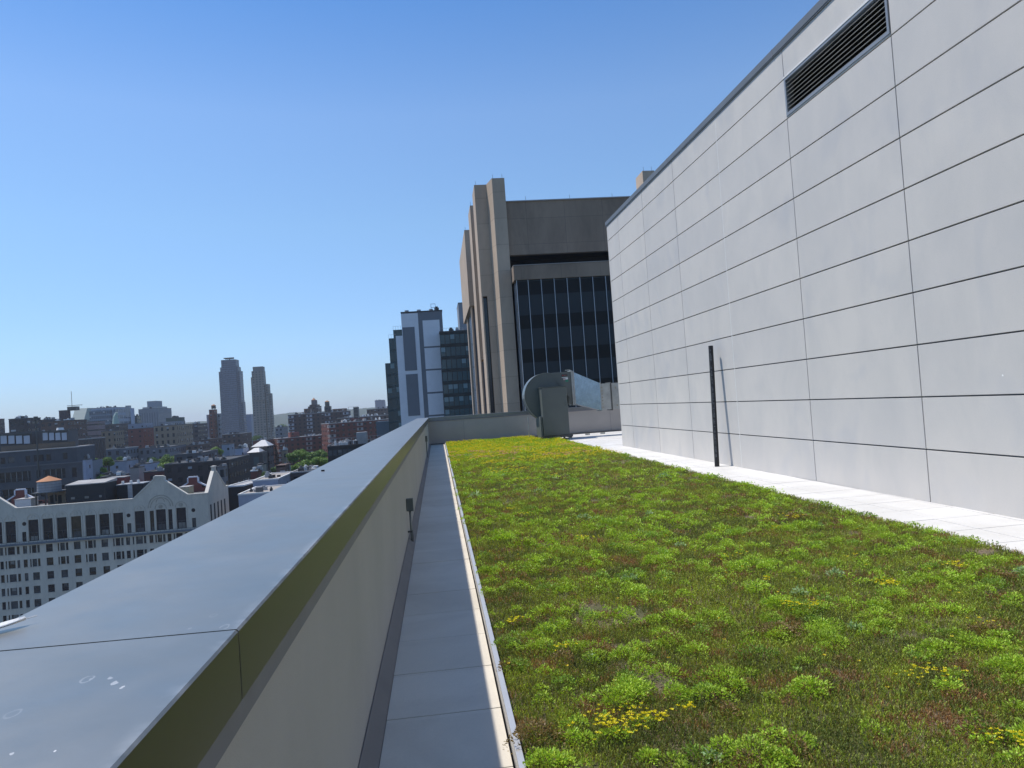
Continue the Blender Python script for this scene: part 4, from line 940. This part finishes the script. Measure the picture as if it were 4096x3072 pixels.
# ------------------------------------------------------------------ facades with real openings
def facade(b, x0, x1, z0, z1, holes, y=0, depth=.35):
    """wall skin in the xz plane at y with rectangular holes and reveals going to y+depth"""
    xs_ = sorted({round(v, 3) for v in [x0, x1]+[h[0] for h in holes]+[h[1] for h in holes]})
    zs_ = sorted({round(v, 3) for v in [z0, z1]+[h[2] for h in holes]+[h[3] for h in holes]})
    idx = {}
    def V(x, z):
        if (x, z) not in idx: idx[(x, z)] = len(b.v); b.v.append((x, y, z))
        return idx[(x, z)]
    for j in range(len(zs_)-1):
        zc = (zs_[j]+zs_[j+1])/2; hs = [h for h in holes if h[2] < zc < h[3]]
        for i in range(len(xs_)-1):
            xc_ = (xs_[i]+xs_[i+1])/2
            if any(h[0] < xc_ < h[1] for h in hs): continue
            b.f.append((V(xs_[i], zs_[j]), V(xs_[i+1], zs_[j]), V(xs_[i+1], zs_[j+1]), V(xs_[i], zs_[j+1])))
    for (a, c, d, e_) in holes:
        n = len(b.v)
        b.v += [(a, y, d), (c, y, d), (c, y, e_), (a, y, e_), (a, y+depth, d), (c, y+depth, d), (c, y+depth, e_), (a, y+depth, e_)]
        b.f += [(n, n+1, n+5, n+4), (n+1, n+2, n+6, n+5), (n+2, n+3, n+7, n+6), (n+3, n, n+4, n+7)]
    return b
def wglass(nm, c, v=.5, s=.6):
    return mat(nm, c, .12, 0, v, s, spec=.5)
gl_dark = wglass('window_glass_dark', (.022, .020, .028)); gl_mid = wglass('window_glass_mid', (.075, .078, .085)); gl_pale = wglass('window_blind', (.20, .20, .19))
gl_warm = wglass('window_brown', (.06, .042, .03)); fr_m = mat('window_frame_dark', (.05, .05, .055), .6)

# ------------------------------------------------------------------ HOTEL (pale, gabled)
HY = 165
def z3(x, y): return x*.40687, 1850+y*.40687
def hp(x, y, Y=HY): return at(*z3(x, y), Y)
corner = hp(2040, 290); hz = hp(150, 455).z      # roof line level
HX1 = corner.x; HX0 = HX1-75
HT = (hz-G)
ht = empty('hotel', (HX1, HY, G), 0, 'pale stone hotel with steep coped gables and tall top-storey windows at lower left', 'building')
def stone():
    m, t, b = new_mat('pale_hotel_stone'); v = objvec(t, (1, 1, .35))
    c = mixc(t, remap(t, noise(t, .5, 6, .65, v), .35, .7, 0, 1), (.60, .55, .465), (.48, .445, .385))
    c = mixc(t, remap(t, noise(t, 2.5, 4, .6, v), .5, .8, 0, .35), c, (.27, .25, .22))
    t.links.new(c, b.inputs['Base Color']); b.inputs['Roughness'].default_value = .9
    return m
M['stone'] = stone(); M['stone2'] = mat('weathered_carving', (.42, .38, .32), .9, 0, .35, 1.2)
def L(x, y): p = hp(x, y); return p.x-HX1, p.z-G
holes = []; wins = []
def win(xc, wpx, z0, z1, kind):
    """xc in facade px along the level of y=650; stored in metres"""
    x_ = L(xc, 650)[0]; hw_ = wpx*.0234/2; holes.append((x_-hw_, x_+hw_, z0, z1)); wins.append((x_-hw_, x_+hw_, z0, z1, kind))
lt = L(330, 562)[1]; lbm = L(330, 772)[1]
for xc_ in (-165, -30, 105, 330, 472, 610, 752, 892, 1030, 1168, 1380, 1590, 1790): win(xc_, 86, lbm, lt, 'loggia')
for xc_ in (1500, 1682): win(xc_, 36, lbm, lt-.15, 'loggia_narrow')
for xc_ in (235, 1272, 1912): win(xc_, 36, lbm, lbm+2.1, 'small')
rowz = [(L(330, a)[1], L(330, b_)[1]) for a, b_ in ((890, 814), (1025, 948), (1158, 1082), (1290, 1215), (1422, 1347), (1554, 1480), (1686, 1612), (1818, 1745), (1950, 1877))]
off_ = lambda k: 0
pat12 = [(-120, 60), (-55, 22), (2, 30), (45, 13), (100, 60), (167, 24), (235, 35), (286, 13), (325, 40), (368, 22), (475, 58), (565, 13), (605, 40), (650, 22), (750, 58), (838, 13), (880, 40), (922, 22), (1022, 58), (1112, 13), (1152, 40), (1196, 22), (1252, 35), (1305, 13), (1365, 60), (1420, 22), (1483, 35), (1528, 13), (1566, 40), (1610, 22), (1662, 35), (1710, 13), (1760, 58), (1830, 22), (1900, 35), (1960, 22)]
pat3 = [(-120, 60), (2, 32), (48, 13), (105, 60), (168, 24), (237, 32), (335, 58), (475, 58), (613, 58), (752, 58), (890, 58), (1028, 58), (1165, 58), (1272, 35), (1375, 58), (1520, 58), (1660, 58), (1800, 58), (1900, 35)]
for k, (za, zb) in enumerate(rowz):
    for xc_, wp in (pat12 if k < 2 else pat3): win(xc_, wp, za, zb, 'plain')
b = MB(); facade(b, -75, 0, 0, HT, holes, 0, .32); b.build('facade', M['stone'], ht)
body = MB().box(-75, -.02, .33, 15.5, 0, HT-.9); body.build('body', M['black'], ht)
sx = MB()
# side wall facing the street on the right, with its own tall windows
sw = MB(); hol2 = [(1.2+k*2.6, 2.3+k*2.6, lbm, lt) for k in range(5)]
facade(sw, 0, 15.5, 0, HT, hol2, 0, .3)
sw.v = [(-y_, x_, z_) for x_, y_, z_ in sw.v]; sw.build('side_wall', M['stone'], ht)
for h_ in hol2: MB().box(-.30, -.28, h_[0], h_[1], h_[2], h_[3]).build('window', gl_dark, ht)
MB().box(-75, -.35, .35, 15.4, HT-.899, HT-.7).build('roof', M['roofgrey'], ht)
MB().box(-75, -.02, 15.2, 15.5, HT-.95, HT+.1).build('rear_parapet', mb_red2, ht)
# gables above the roof line
cop = mat('pale_stone_coping', (.66, .62, .54), .8, 0, .08, 1)  # coping stone paler than the facade stone
def gable(pts, th=.55, first=False):
    b = MB().prism(pts, 'y', 0.003, th); b.build('gable', M['stone'], ht)
    c_ = MB()
    for (p, q) in zip(pts[1:-1], pts[2:]) if False else [(pts[i], pts[i+1]) for i in range(len(pts)-1)]:
        if abs(p[1]-HT) < .01 and abs(q[1]-HT) < .01: continue
        d = Vector((q[0]-p[0], q[1]-p[1])).normalized(); nrm = Vector((-d.y, d.x)); 
        if nrm.y < 0: nrm = -nrm
        o_ = [(p[0], p[1]), (q[0], q[1]), (q[0]+nrm.x*.22, q[1]+nrm.y*.22), (p[0]+nrm.x*.22, p[1]+nrm.y*.22)]
        c_.prism(o_, 'y', -.12, th+.12)
    c_.build('gable_coping', cop, ht)
g_ = [L(1310, 365), L(1515, 168), L(1517, 140), L(1608, 138), L(1612, 178), L(1840, 320)]
gable([(g_[0][0], HT)]+[tuple(p) for p in g_[1:5]]+[(g_[5][0], HT)])
gx_ = g_[5][0]-g_[0][0]; shift = L(150, 455)[0]-g_[5][0]
gable([(g_[0][0]+shift, HT)]+[(p[0]+shift, p[1]) for p in g_[1:5]]+[(g_[5][0]+shift, HT)])
tl = MB()
for a_, b_ in ((-75, g_[0][0]+shift), (g_[5][0]+shift, g_[0][0]), (g_[5][0], 0.02)): tl.box(a_, b_, -.12, .5, HT+.003, HT+.2)
tl.build('roof_coping', cop, ht)
# gable on the right-hand side wall (runs away from the camera)
pk = L(2105, 42); pz = hp(2105, 42, 171).z-G
sg = MB().prism([(.3, HT), (5.2, pz-1.0), (5.3, pz), (7.0, pz), (7.1, pz-1.2), (13.5, HT)], 'x', -.55, -.003); sg.build('gable', M['stone'], ht)
sc_ = MB()
for p, q in (((.1, HT), (5.2, pz-1.0)), ((5.2, pz-.02), (7.1, pz-.02)), ((7.1, pz-1.2), (13.7, HT))):
    d = Vector((q[0]-p[0], q[1]-p[1])).normalized(); nr = Vector((-d.y, d.x)); sc_.prism([p, q, (q[0]+nr.x*.22, q[1]+nr.y*.22), (p[0]+nr.x*.22, p[1]+nr.y*.22)], 'x', -.67, .1)
sc_.build('gable_coping', cop, ht)
sc2 = MB().box(-.6, .1, 13.5, 15.6, HT, HT+.2); sc2.build('roof_coping', cop, ht)
# mouldings: arches and medallions over the tall windows, pilasters, belt cornice
def arc(b, cx_, cz_, r, th=.12, y=-.07, a0=0, a1=180, n=12):
    for i in range(n):
        t0, t1 = R(a0+(a1-a0)*i/n), R(a0+(a1-a0)*(i+1)/n)
        P_ = [(cx_+rr*math.cos(t), cz_+rr*math.sin(t)) for rr, t in ((r, t0), (r, t1), (r+th, t1), (r+th, t0))]
        b.prism(P_, 'y', y, .002)
for x0_, x1_, z0_, z1_, kd in wins:
    if kd == 'loggia':
        xm = (x0_+x1_)/2; ar = MB(); arc(ar, xm, z1_+.15, 1.15, .10); arc(ar, xm, z1_+.62, .34, .08, -.06, 0, 360, 14)
        ar.cyl((xm, -.04, z1_+.62), (xm, .002, z1_+.62), .30, k=14); ar.build('arch_moulding', M['stone2'] if xm > L(1450, 0)[0] else M['stone'], ht)
        MB().box(x0_-.30, x0_-.08, -.10, -.002, z0_, z1_+.1).box(x1_+.08, x1_+.30, -.10, -.002, z0_, z1_+.1).build('pilaster', M['stone'], ht)
xm = L(1590, 650)[0]; ar = MB(); arc(ar, xm, lt+.5, 2.5, .18); arc(ar, xm, lt+.5, 2.05, .10); arc(ar, xm, lt+1.6, .8, .12); ar.build('arch_moulding', M['stone2'], ht)
for xc_ in (235, 1265, 1905):
    xm = L(xc_, 540)[0]; MB().cyl((xm, -.012, lt-.75), (xm, -.004, lt-.75), .42, k=18).build('round_window', gl_dark, ht)
lz = L(330, 785)[1]
MB().box(-75, .25, -.55, -.003, lz-.35, lz).build('belt_cornice', mat('grey_ledge', (.14, .16, .19), .7, 0, .2, 1), ht)
rl = MB(); rl.box(-75, .2, -.5, -.46, lz+.36, lz+.40)
k = -75
while k < .2: rl.box(k, k+.04, -.5, -.46, lz+.002, lz+.36); k += .9
rl.build('ledge_rail', M['steel'], ht)
hr = random.Random(5)
cx0, cx1 = L(-60, 650)[0], 0
cnt = 0
for x0_, x1_, z0_, z1_, kd in wins:
    if x1_ < L(-90, 650)[0] or z1_ < rowz[6][0]-1: 
        gm = gl_dark
    wm = hr.choice([gl_dark, gl_dark, gl_mid, gl_warm]) if kd != 'plain' else hr.choice([gl_dark, gl_mid, gl_mid, gl_warm, gl_dark])
    p = MB().box(x0_, x1_, .20, .24, z0_, z1_).build('window', wm, ht)
    f_ = MB()
    if (x1_-x0_) > .8:
        zm = z0_+(z1_-z0_)*(.5 if kd == 'plain' else .38)
        f_.box(x0_, x1_, .14, .198, zm-.05, zm+.05); f_.box(x0_, x0_+.07, .14, .198, z0_, z1_); f_.box(x1_-.07, x1_, .14, .198, z0_, z1_)
        if kd != 'plain': f_.box((x0_+x1_)/2-.04, (x0_+x1_)/2+.04, .14, .198, z0_, zm); 
        f_.build('frame', fr_m, p)
        if hr.random() < .45:
            bz = hr.uniform(.25, .6)*(zm-z0_)+ (0 if kd != 'plain' else (z1_-z0_)*.5)
            MB().box(x0_+.3, x1_-.3, .185, .199, z0_+.1 if kd != 'plain' else zm+.1, (z0_+.3+bz) if kd != 'plain' else z1_-.05).build('blind', gl_pale if hr.random() < .5 else gl_mid, p)
    if kd == 'plain': MB().box(x0_-.08, x1_+.08, -.08, .05, z0_-.12, z0_-.003).build('sill', M['stone'], p)

# things on the hotel roof
def on_roof(name, x, y, label, cat, dy=0): 
    p = hp(x, y, HY+dy); e = empty(name, (p.x, HY+dy, G+HT-.7), 0, label, cat); return e, p
tankM = mat('pale_tank_wood', (.30, .31, .33), .8, 0, .1, 3, stretch=(1, 1, .1)); coneM = mat('terracotta_cone', (.42, .19, .085), .8, 0, .12, 2)
p = hp(487, 283, HY+8); e = empty('water_tank', (p.x, HY+8, G+HT-.7), 0, 'round grey water tank with a terracotta conical roof on the hotel', 'water tank')
s_ = (HY+8)/HY; zb_ = p.z-(G+HT-.7); ztop_ = hp(487, 178, HY+8).z-(G+HT-.7); zc_ = hp(487, 130, HY+8).z-(G+HT-.7)
r_ = 98*.0234*s_
MB().cyl((0, 0, zb_), (0, 0, ztop_), r_, r_*.97, k=28).build('barrel', tankM, e, smooth=False)
for hz_ in (.15, .4, .65, .9): MB().cyl((0, 0, zb_+(ztop_-zb_)*hz_), (0, 0, zb_+(ztop_-zb_)*hz_+.05), r_+.015, k=28).build('hoop', M['steel'], e)
MB().cyl((0, 0, ztop_), (0, 0, zc_), r_*1.04, .05, k=28).build('roof', coneM, e)
MB().box(-r_*1.15, r_*1.2, -r_, r_, zb_-.22, zb_-.003).build('platform', M['steel'], e)
for a in ((-1, -1), (1, -1), (-1, 1), (1, 1)): MB().box(a[0]*r_*.8-.12, a[0]*r_*.8+.12, a[1]*r_*.8-.12, a[1]*r_*.8+.12, 0, zb_-.223).build('leg', M['steel'], e)
for sgn in (-1, 1): MB().cyl((sgn*-r_*.8, -r_*.8, .2), (sgn*r_*.8, -r_*.8, zb_-.3), .06, k=6).build('brace', M['steel'], e)
a = hp(645, 232, HY+5); b_ = hp(1028, 190, HY+5); e = empty('roof_bulkhead', (a.x, HY+5, G+HT-.7), 0, 'long black bulkhead with a pale roof in the middle of the hotel roof', 'roof structure')
MB().box(0, b_.x-a.x, 0, 6, 0, a.z-(G+HT-.7)).build('wall', mat('black_felt', (.022, .025, .03), .9), e)
MB().prism([(-.1, a.z-(G+HT-.7)+.003), (6.1, a.z-(G+HT-.7)+.003), (6.1, a.z-(G+HT-.7)+.65), (-.1, a.z-(G+HT-.7)+.2)], 'x', -.1, b_.x-a.x+.1).build('roof', M['rooflight'], e)
for q_, wq in ((1.0, .8), (3.9, .85), (7.0, .5)): MB().box(q_, q_+wq, -.03, -.003, 1.3, 1.8).build('window', gl_pale, e)
def brick_gable(x, y, label):
    p = hp(x, y, HY+14); e = empty('gable_wall', (p.x, HY+14, G+HT-.7), 0, label, 'wall'); h_ = p.z-(G+HT-.7); s = (HY+14)/HY*.0234
    W_ = 40*s
    o_ = [(-140*s, 0), (140*s, 0), (140*s, h_-105*s), (W_, h_-48*s), (W_, h_), (-W_, h_), (-W_, h_-48*s), (-140*s, h_-105*s)]
    MB().prism(o_, 'y', 0, .4).build('wall', mb_red2, e)
    c_ = MB()
    for a_, b2_ in ((2, 3), (3, 4), (4, 5), (5, 6), (6, 7)):
        P_, Q_ = Vector(o_[a_]), Vector(o_[b2_]); d = (Q_-P_).normalized(); nr = Vector((d.y, -d.x))
        c_.prism([tuple(P_), tuple(Q_), tuple(Q_+nr*.28), tuple(P_+nr*.28)], 'y', -.1, .5)
    c_.build('gable_coping', mat('white_coping_paint', (.62, .64, .70), .7), e)
brick_gable(197, 272, 'red brick gable with white stepped coping left of the water tank')
brick_gable(1895, 148, 'red brick gable with white stepped coping inside the hotel\'s right corner')
p = hp(215, 385, HY+7); e = empty('roof_shed', (p.x-1.5, HY+7, G+HT-.7), 0, 'white boxy shed with a little cap on the left of the hotel roof', 'roof structure')
MB().box(0, 3.4, 0, 3, 0, 2.0).build('wall', M['white'], e); MB().box(-.1, 3.5, -.1, 3.1, 2.003, 2.12).build('roof', M['rooflight'], e); MB().cyl((1.7, 1.5, 2.12), (1.7, 1.5, 3.0), .4, .2, k=10).build('vent', M['rooflight'], e)
p = hp(560, 330, HY+9); e = empty('roof_shed', (p.x-2, HY+9, G+HT-.7), 0, 'tan arched stair house under the water tank', 'roof structure')
MB().box(0, 3.8, 0, 3, 0, 3.2).build('wall', mb_tan2, e); MB().box(.5, 1.3, -.02, .1, .2, 2.2).build('door', M['black'], e); MB().box(2.2, 3.0, -.02, .1, .2, 2.2).build('door', M['black'], e)
a = hp(1148, 265, HY+9); e = empty('roof_shed', (a.x, HY+9, G+HT-.7), 0, 'glazed black skylight house left of the large gable', 'roof structure')
MB().box(0, 5.8, 0, 4, 0, 3.3).build('wall', M['black'], e); MB().box(-.1, 5.9, -.1, 4.1, 3.303, 3.5).build('roof', M['unit'], e); MB().box(2.4, 3.4, -.05, 0, 0, 3.3).build('post', M['unit'], e)
for x_ in (1.0, 2.8, 4.4): MB().cyl((x_, 1, 3.5), (x_, 1, 4.2), .3, k=10).build('vent', M['white'], e)
a = hp(1050, 160, HY+13); e = empty('roof_shed', (a.x, HY+13, G+HT-.7), 0, 'small crimson stair tower with one window on the hotel roof', 'roof structure')
MB().box(0, 4, 0, 3, 0, a.z-(G+HT-.7)).build('wall', mat('crimson_brick', (.19, .05, .045), .9), e); MB().box(.6, 1.4, -.02, .1, 2, 2.9).build('window', gl_mid, e); MB().box(-.1, 4.1, -.1, 3.1, a.z-(G+HT-.7)+.003, a.z-(G+HT-.7)+.2).build('roof', M['rooflight'], e)
a = hp(1755, 250, HY+6); e = empty('roof_shed', (a.x, HY+6, G+HT-.7), 0, 'cream rendered shed behind the right slope of the large gable', 'roof structure')
MB().box(0, 2.3, 0, 3, 0, a.z-(G+HT-.7)).build('wall', mat('cream_shed', (.45, .42, .30), .9), e); MB().box(-.1, 2.4, -.1, 3.1, a.z-(G+HT-.7)+.003, a.z-(G+HT-.7)+.15).build('roof', M['rooflight'], e)

# ------------------------------------------------------------------ BALCONY BUILDING (left)
BY = 228
a = at(*z1(-60, 1145), BY); phi = R(7)
bb = empty('apartment_house', (a.x, BY, G), phi, 'grey apartment building with rows of dark balconies and white-screened penthouses at far left', 'building')
bwm = mat('balcony_grey_brick', (.095, .096, .105), .9, 0, .15, .6)
HB = a.z-G
wB = solve_w(a, phi, *z1(835, 1068)); wB2 = solve_w(a, phi, *z1(925, 1190))
hl = []; ww_ = []
fl = 3.55
br2 = random.Random(9)
def brow(z0_, z1_, x, xe, pat):
    i = 0
    while x < xe:
        wd_, gp, bal = pat[i % len(pat)]; i += 1
        if x+wd_ > xe: break
        hl.append((x, x+wd_, z0_, z1_)); ww_.append((x, x+wd_, z0_, z1_, bal)); x += wd_+gp
brow(HB-3.3, HB-1.4, 1.5, wB-1, [(1.2, .8, 0), (1.6, 3.0, 0), (1.2, 1.0, 0), (2.6, .7, 0), (1.3, 3.2, 0)])
w_ = MB(); facade(w_, 0, wB, HB-4.6, HB, hl, 0, .3); w_.build('upper_wall', bwm, bb); MB().box(0, wB, .31, 16, HB-4.6, HB-.02).build('upper_body', M['black'], bb)
h1 = list(hl); n1 = len(ww_); hl = []
for k in range(9):
    zt = HB-4.6-1.3-k*5.0
    brow(zt-2.9, zt, 1.2+(k % 2)*.7, wB2-1, [(8.6, 1.6, 1), (1.0, .8, 0), (5.8, 1.8, 1), (1.3, .8, 0), (1.2, 1.2, 0)])
w_ = MB(); facade(w_, 0, wB2, 0, HB-4.602, hl, -1.5, .9); w_.build('lower_wall', bwm, bb); MB().box(0, wB2, -.59, 16, 0, HB-4.61).build('lower_body', M['black'], bb)
w_ = MB().box(wB2-.01, wB2+.3, -1.5, 16, 0, HB-4.6); w_.build('end_wall', mat('pale_end_wall', (.22, .23, .25), .9), bb)
w_ = MB().box(wB-.01, wB+.25, 0, 16, HB-4.6, HB); w_.build('end_wall', bwm, bb)
MB().box(0, wB+.3, -.15, 16, HB+.003, HB+.3).build('roof', M['rooflight'], bb)
MB().box(0, wB2+.3, -1.65, 0, HB-4.6+.003, HB-4.3).build('terrace_parapet', mat('terrace_rim', (.13, .13, .14), .8), bb)
for i, (x0_, x1_, z0_, z1_, bal) in enumerate(ww_):
    y_ = .12 if i < n1 else -1.3
    if bal:
        p = MB().box(x0_, x1_, -.66, -.62, z0_, z1_).build('window', gl_dark, bb)
        f_ = MB(); k = x0_
        while k < x1_: f_.box(k, k+.12, -.75, -.665, z0_, z1_); k += 1.5
        f_.build('frame', M['unit'], p)
        r2 = MB().box(x0_, x1_, -1.62, -1.58, z0_+1.0, z0_+1.08); k = x0_
        while k < x1_: r2.box(k, k+.05, -1.62, -1.58, z0_, z0_+1.0); k += .28
        r2.build('balcony_rail', M['steel'], bb)
    else:
        MB().box(x0_, x1_, y_, y_+.05, z0_, z1_).build('window', br2.choice([gl_dark, gl_dark, gl_mid]), bb)
# penthouses
mwp = mat('white_screen_panel', (.42, .46, .52), .4, 0, .04, 1)
def pent(px0, px1, pyt, npan, x0p, x1p, py0, py1):
    P0 = Vector(bb.location); inv = (Matrix.Translation(P0) @ Matrix.Rotation(phi, 4, 'Z')).inverted()
    a_ = inv @ at(*z1(px0, pyt), BY+4); c_ = inv @ at(*z1(px1, pyt), BY+4)
    MB().box(a_.x, c_.x, 4, 13, HB+.3, a_.z).build('penthouse', mat('pent_wall', (.10, .095, .095), .85), bb)
    for i in range(npan):
        xa, xb = x0p+(x1p-x0p)*i/npan, x0p+(x1p-x0p)*(i+.84)/npan
        A = inv @ at(*z1(xa, py0), BY+3.6); B_ = inv @ at(*z1(xb, py1), BY+3.6)
        MB().box(A.x, B_.x, 3.55, 3.7, B_.z, A.z).build('screen_panel', mwp, bb)
    A = inv @ at(*z1(x0p, py0), BY+3.6); B_ = inv @ at(*z1(x1p, py0), BY+3.6)
    MB().box(A.x-.3, B_.x+.3, 3.4, 4, A.z+.003, A.z+.35).build('screen_beam', M['steel'], bb)
pent(-60, 330, 925, 4, 5, 330, 950, 1035); pent(440, 712, 900, 4, 450, 720, 918, 998)
P0 = Vector(bb.location); inv = (Matrix.Translation(P0) @ Matrix.Rotation(phi, 4, 'Z')).inverted()
a_ = inv @ at(*z1(100, 780), BY+9); c_ = inv @ at(*z1(445, 780), BY+9)
q_ = inv @ at(*z1(372, 735), BY-1.7); MB().cyl((q_.x, -1.8, HB-8), (q_.x, -1.8, q_.z), .22, k=8).cyl((q_.x, -1.8, q_.z-.9), (q_.x, -1.8, q_.z), .6, k=8).build('flue', M['steel'], bb)
q_ = inv @ at(*z1(640, 860), BY+8); MB().cyl((q_.x, 8, HB+.3), (q_.x, 8, q_.z), 2.6, .9, k=10).build('dome', M['white'], bb)
MB().box(.5, wB-1, 3.0, 3.3, HB+.3, HB+1.9).build('roof_unit', mat('tan_screen', (.13, .105, .08), .9), bb)

# ------------------------------------------------------------------ TREES in the streets
leafm = []
for i, cc_ in enumerate(((.115, .21, .032), (.085, .16, .03), (.145, .25, .036))):
    m, t, b = new_mat('city_leaf'); oi = N(t, 'ShaderNodeTexCoord')
    c = mixc(t, remap(t, noise(t, .45, 4, .7, oi.outputs['Object']), .35, .65, 0, 1), tuple(x*.7 for x in cc_), tuple(x*1.25 for x in cc_))
    t.links.new(c, b.inputs['Base Color']); b.inputs['Roughness'].default_value = .6
    tr = N(t, 'ShaderNodeBsdfTranslucent'); t.links.new(c, tr.inputs[0]); ms = N(t, 'ShaderNodeMixShader'); ms.inputs[0].default_value = .3
    t.links.new(b.outputs[0], ms.inputs[1]); t.links.new(tr.outputs[0], ms.inputs[2]); t.links.new(ms.outputs[0], t.nodes['Material Output'].inputs[0]); leafm.append(m)
bark = mat('bark', (.07, .055, .04), .95, 0, .3, 4)
def tree(q, x, ytop, wpx, Y, label, mi=0, n=2600, hscale=.8):
    p = at(*q(x, ytop), Y); r = wpx*.36166/F*Y/2; H_ = p.z-G
    e = empty('tree', (p.x, Y, G), 0, label, 'tree', 'street trees among the houses')
    cz_ = H_-r*hscale; lim = [((brnd.uniform(-.6, .6)*r), brnd.uniform(-.6, .6)*r, cz_+brnd.uniform(-.45, .45)*r*hscale, r*brnd.uniform(.35, .55)) for _ in range(9)]
    lim.append((0, 0, cz_+r*hscale*.45, r*.5))
    tr_ = MB().cyl((0, 0, 0), (0, 0, cz_-r*.3), .45, .28, k=8)
    for l in lim[:6]: tr_.cyl((0, 0, cz_-r*.5), l[:3], .2, .06, k=6)
    tr_.build('trunk', bark, e)
    per = n//len(lim); V_ = []
    for (a_, b2_, c2_, rr) in lim:
        dv = rng.normal(size=(per, 3)); dv /= np.linalg.norm(dv, axis=1, keepdims=True); rad = rr*(.55+.5*rng.random(per)**.6)
        c0 = np.array([a_, b2_, c2_])+dv*rad[:, None]*np.array([1, 1, .85])
        s_ = max(.28, r*.065)*rng.uniform(.6, 1.3, per)
        u_ = rng.normal(size=(per, 3)); u_ /= np.linalg.norm(u_, axis=1, keepdims=True); w2_ = np.cross(u_, dv); w2_ /= np.linalg.norm(w2_, axis=1, keepdims=True)+1e-6
        V_.append(np.stack([c0-u_*s_[:, None], c0+w2_*s_[:, None]*.6, c0+u_*s_[:, None], c0-w2_*s_[:, None]*.6], 1).reshape(-1, 3))
    v = np.concatenate(V_); me = bpy.data.meshes.new('crown'); me.from_pydata(v.tolist(), [], [(4*i, 4*i+1, 4*i+2, 4*i+3) for i in range(len(v)//4)])
    me.materials.append(leafm[mi]); o = bpy.data.objects.new('crown', me); COL.objects.link(o); o.parent = e
tree(z1, 1045, 1195, 170, 262, 'green tree at left below the dark brown block, upper of a cluster', 0)
tree(z1, 1110, 1290, 180, 245, 'brighter green tree in front of that cluster, just left of the blue-grey loft', 2)
tree(z1, 1200, 1182, 130, 275, 'round green tree peeking over the blue-grey loft\'s left end', 0)
tree(z1, 1330, 1178, 90, 300, 'small yellowish tree top above the blue-grey loft', 1)
tree(z1, 1120, 1380, 90, 228, 'small green tree top next to the crimson house', 0, 1500)
tree(z1, 1680, 1185, 190, 320, 'broad tree left of the tree clump below the tan block', 1)
tree(z1, 1840, 1150, 190, 330, 'large rounded tree in the clump below the tan block', 0)
tree(z1, 1980, 1145, 180, 335, 'rightmost olive tree of the clump below the tan block', 1)
tree(z1, 1840, 1235, 160, 275, 'bright green tree right of the lilac stepped building', 2)
tree(z2, 455, 1068, 120, 330, 'single bright tree left of the pale lilac-walled building', 2)
tree(z2, 925, 942, 150, 470, 'dark olive tree at the foot of the tan stepped tower', 1)
tree(z2, 1400, 1092, 190, 285, 'large green tree in front of the lower red brick slab', 2, 3600)
tree(z2, 1310, 1130, 150, 275, 'green tree at the left end of the big tree group', 0, 3000)
tree(z2, 1520, 1125, 170, 275, 'green tree behind the big group under the brick slab', 0, 3000)
tree(z2, 1610, 1100, 150, 290, 'tree touching the sunlit end of the nearer brick slab', 0, 3000)
tree(z2, 1590, 1175, 200, 250, 'broad bright tree at the right of the big group', 2, 3600)
tree(z2, 1440, 1210, 220, 245, 'broad bright tree at the front of the big group', 2, 3600)
tree(z2, 1330, 1270, 150, 232, 'low bright tree at the front left of the big group', 2, 2600)
tree(z2, 1110, 1290, 90, 262, 'small tree behind the pale blue-white block', 1, 1500)
tree(z2, 990, 1345, 110, 222, 'dark green tree beside the red-brick house with the white cornice', 1, 2000)
tree(z2, 1180, 815, 130, 900, 'yellow-green distant tree mass beside the tan stepped tower', 1, 1500)

# ------------------------------------------------------------------ air
m, t, b = new_mat('haze_air'); t.nodes.remove(b)
pv = N(t, 'ShaderNodeVolumePrincipled'); pv.inputs['Color'].default_value = (.86, .93, 1, 1); pv.inputs['Density'].default_value = .00012; pv.inputs['Anisotropy'].default_value = .2
t.links.new(pv.outputs[0], t.nodes['Material Output'].inputs['Volume'])
hz_o = MB().box(-9400, 9400, -2900, 9400, G-1, 125).build('haze', m); tag(hz_o, 'thin blue-white haze over the whole city', 'haze', kind='stuff')
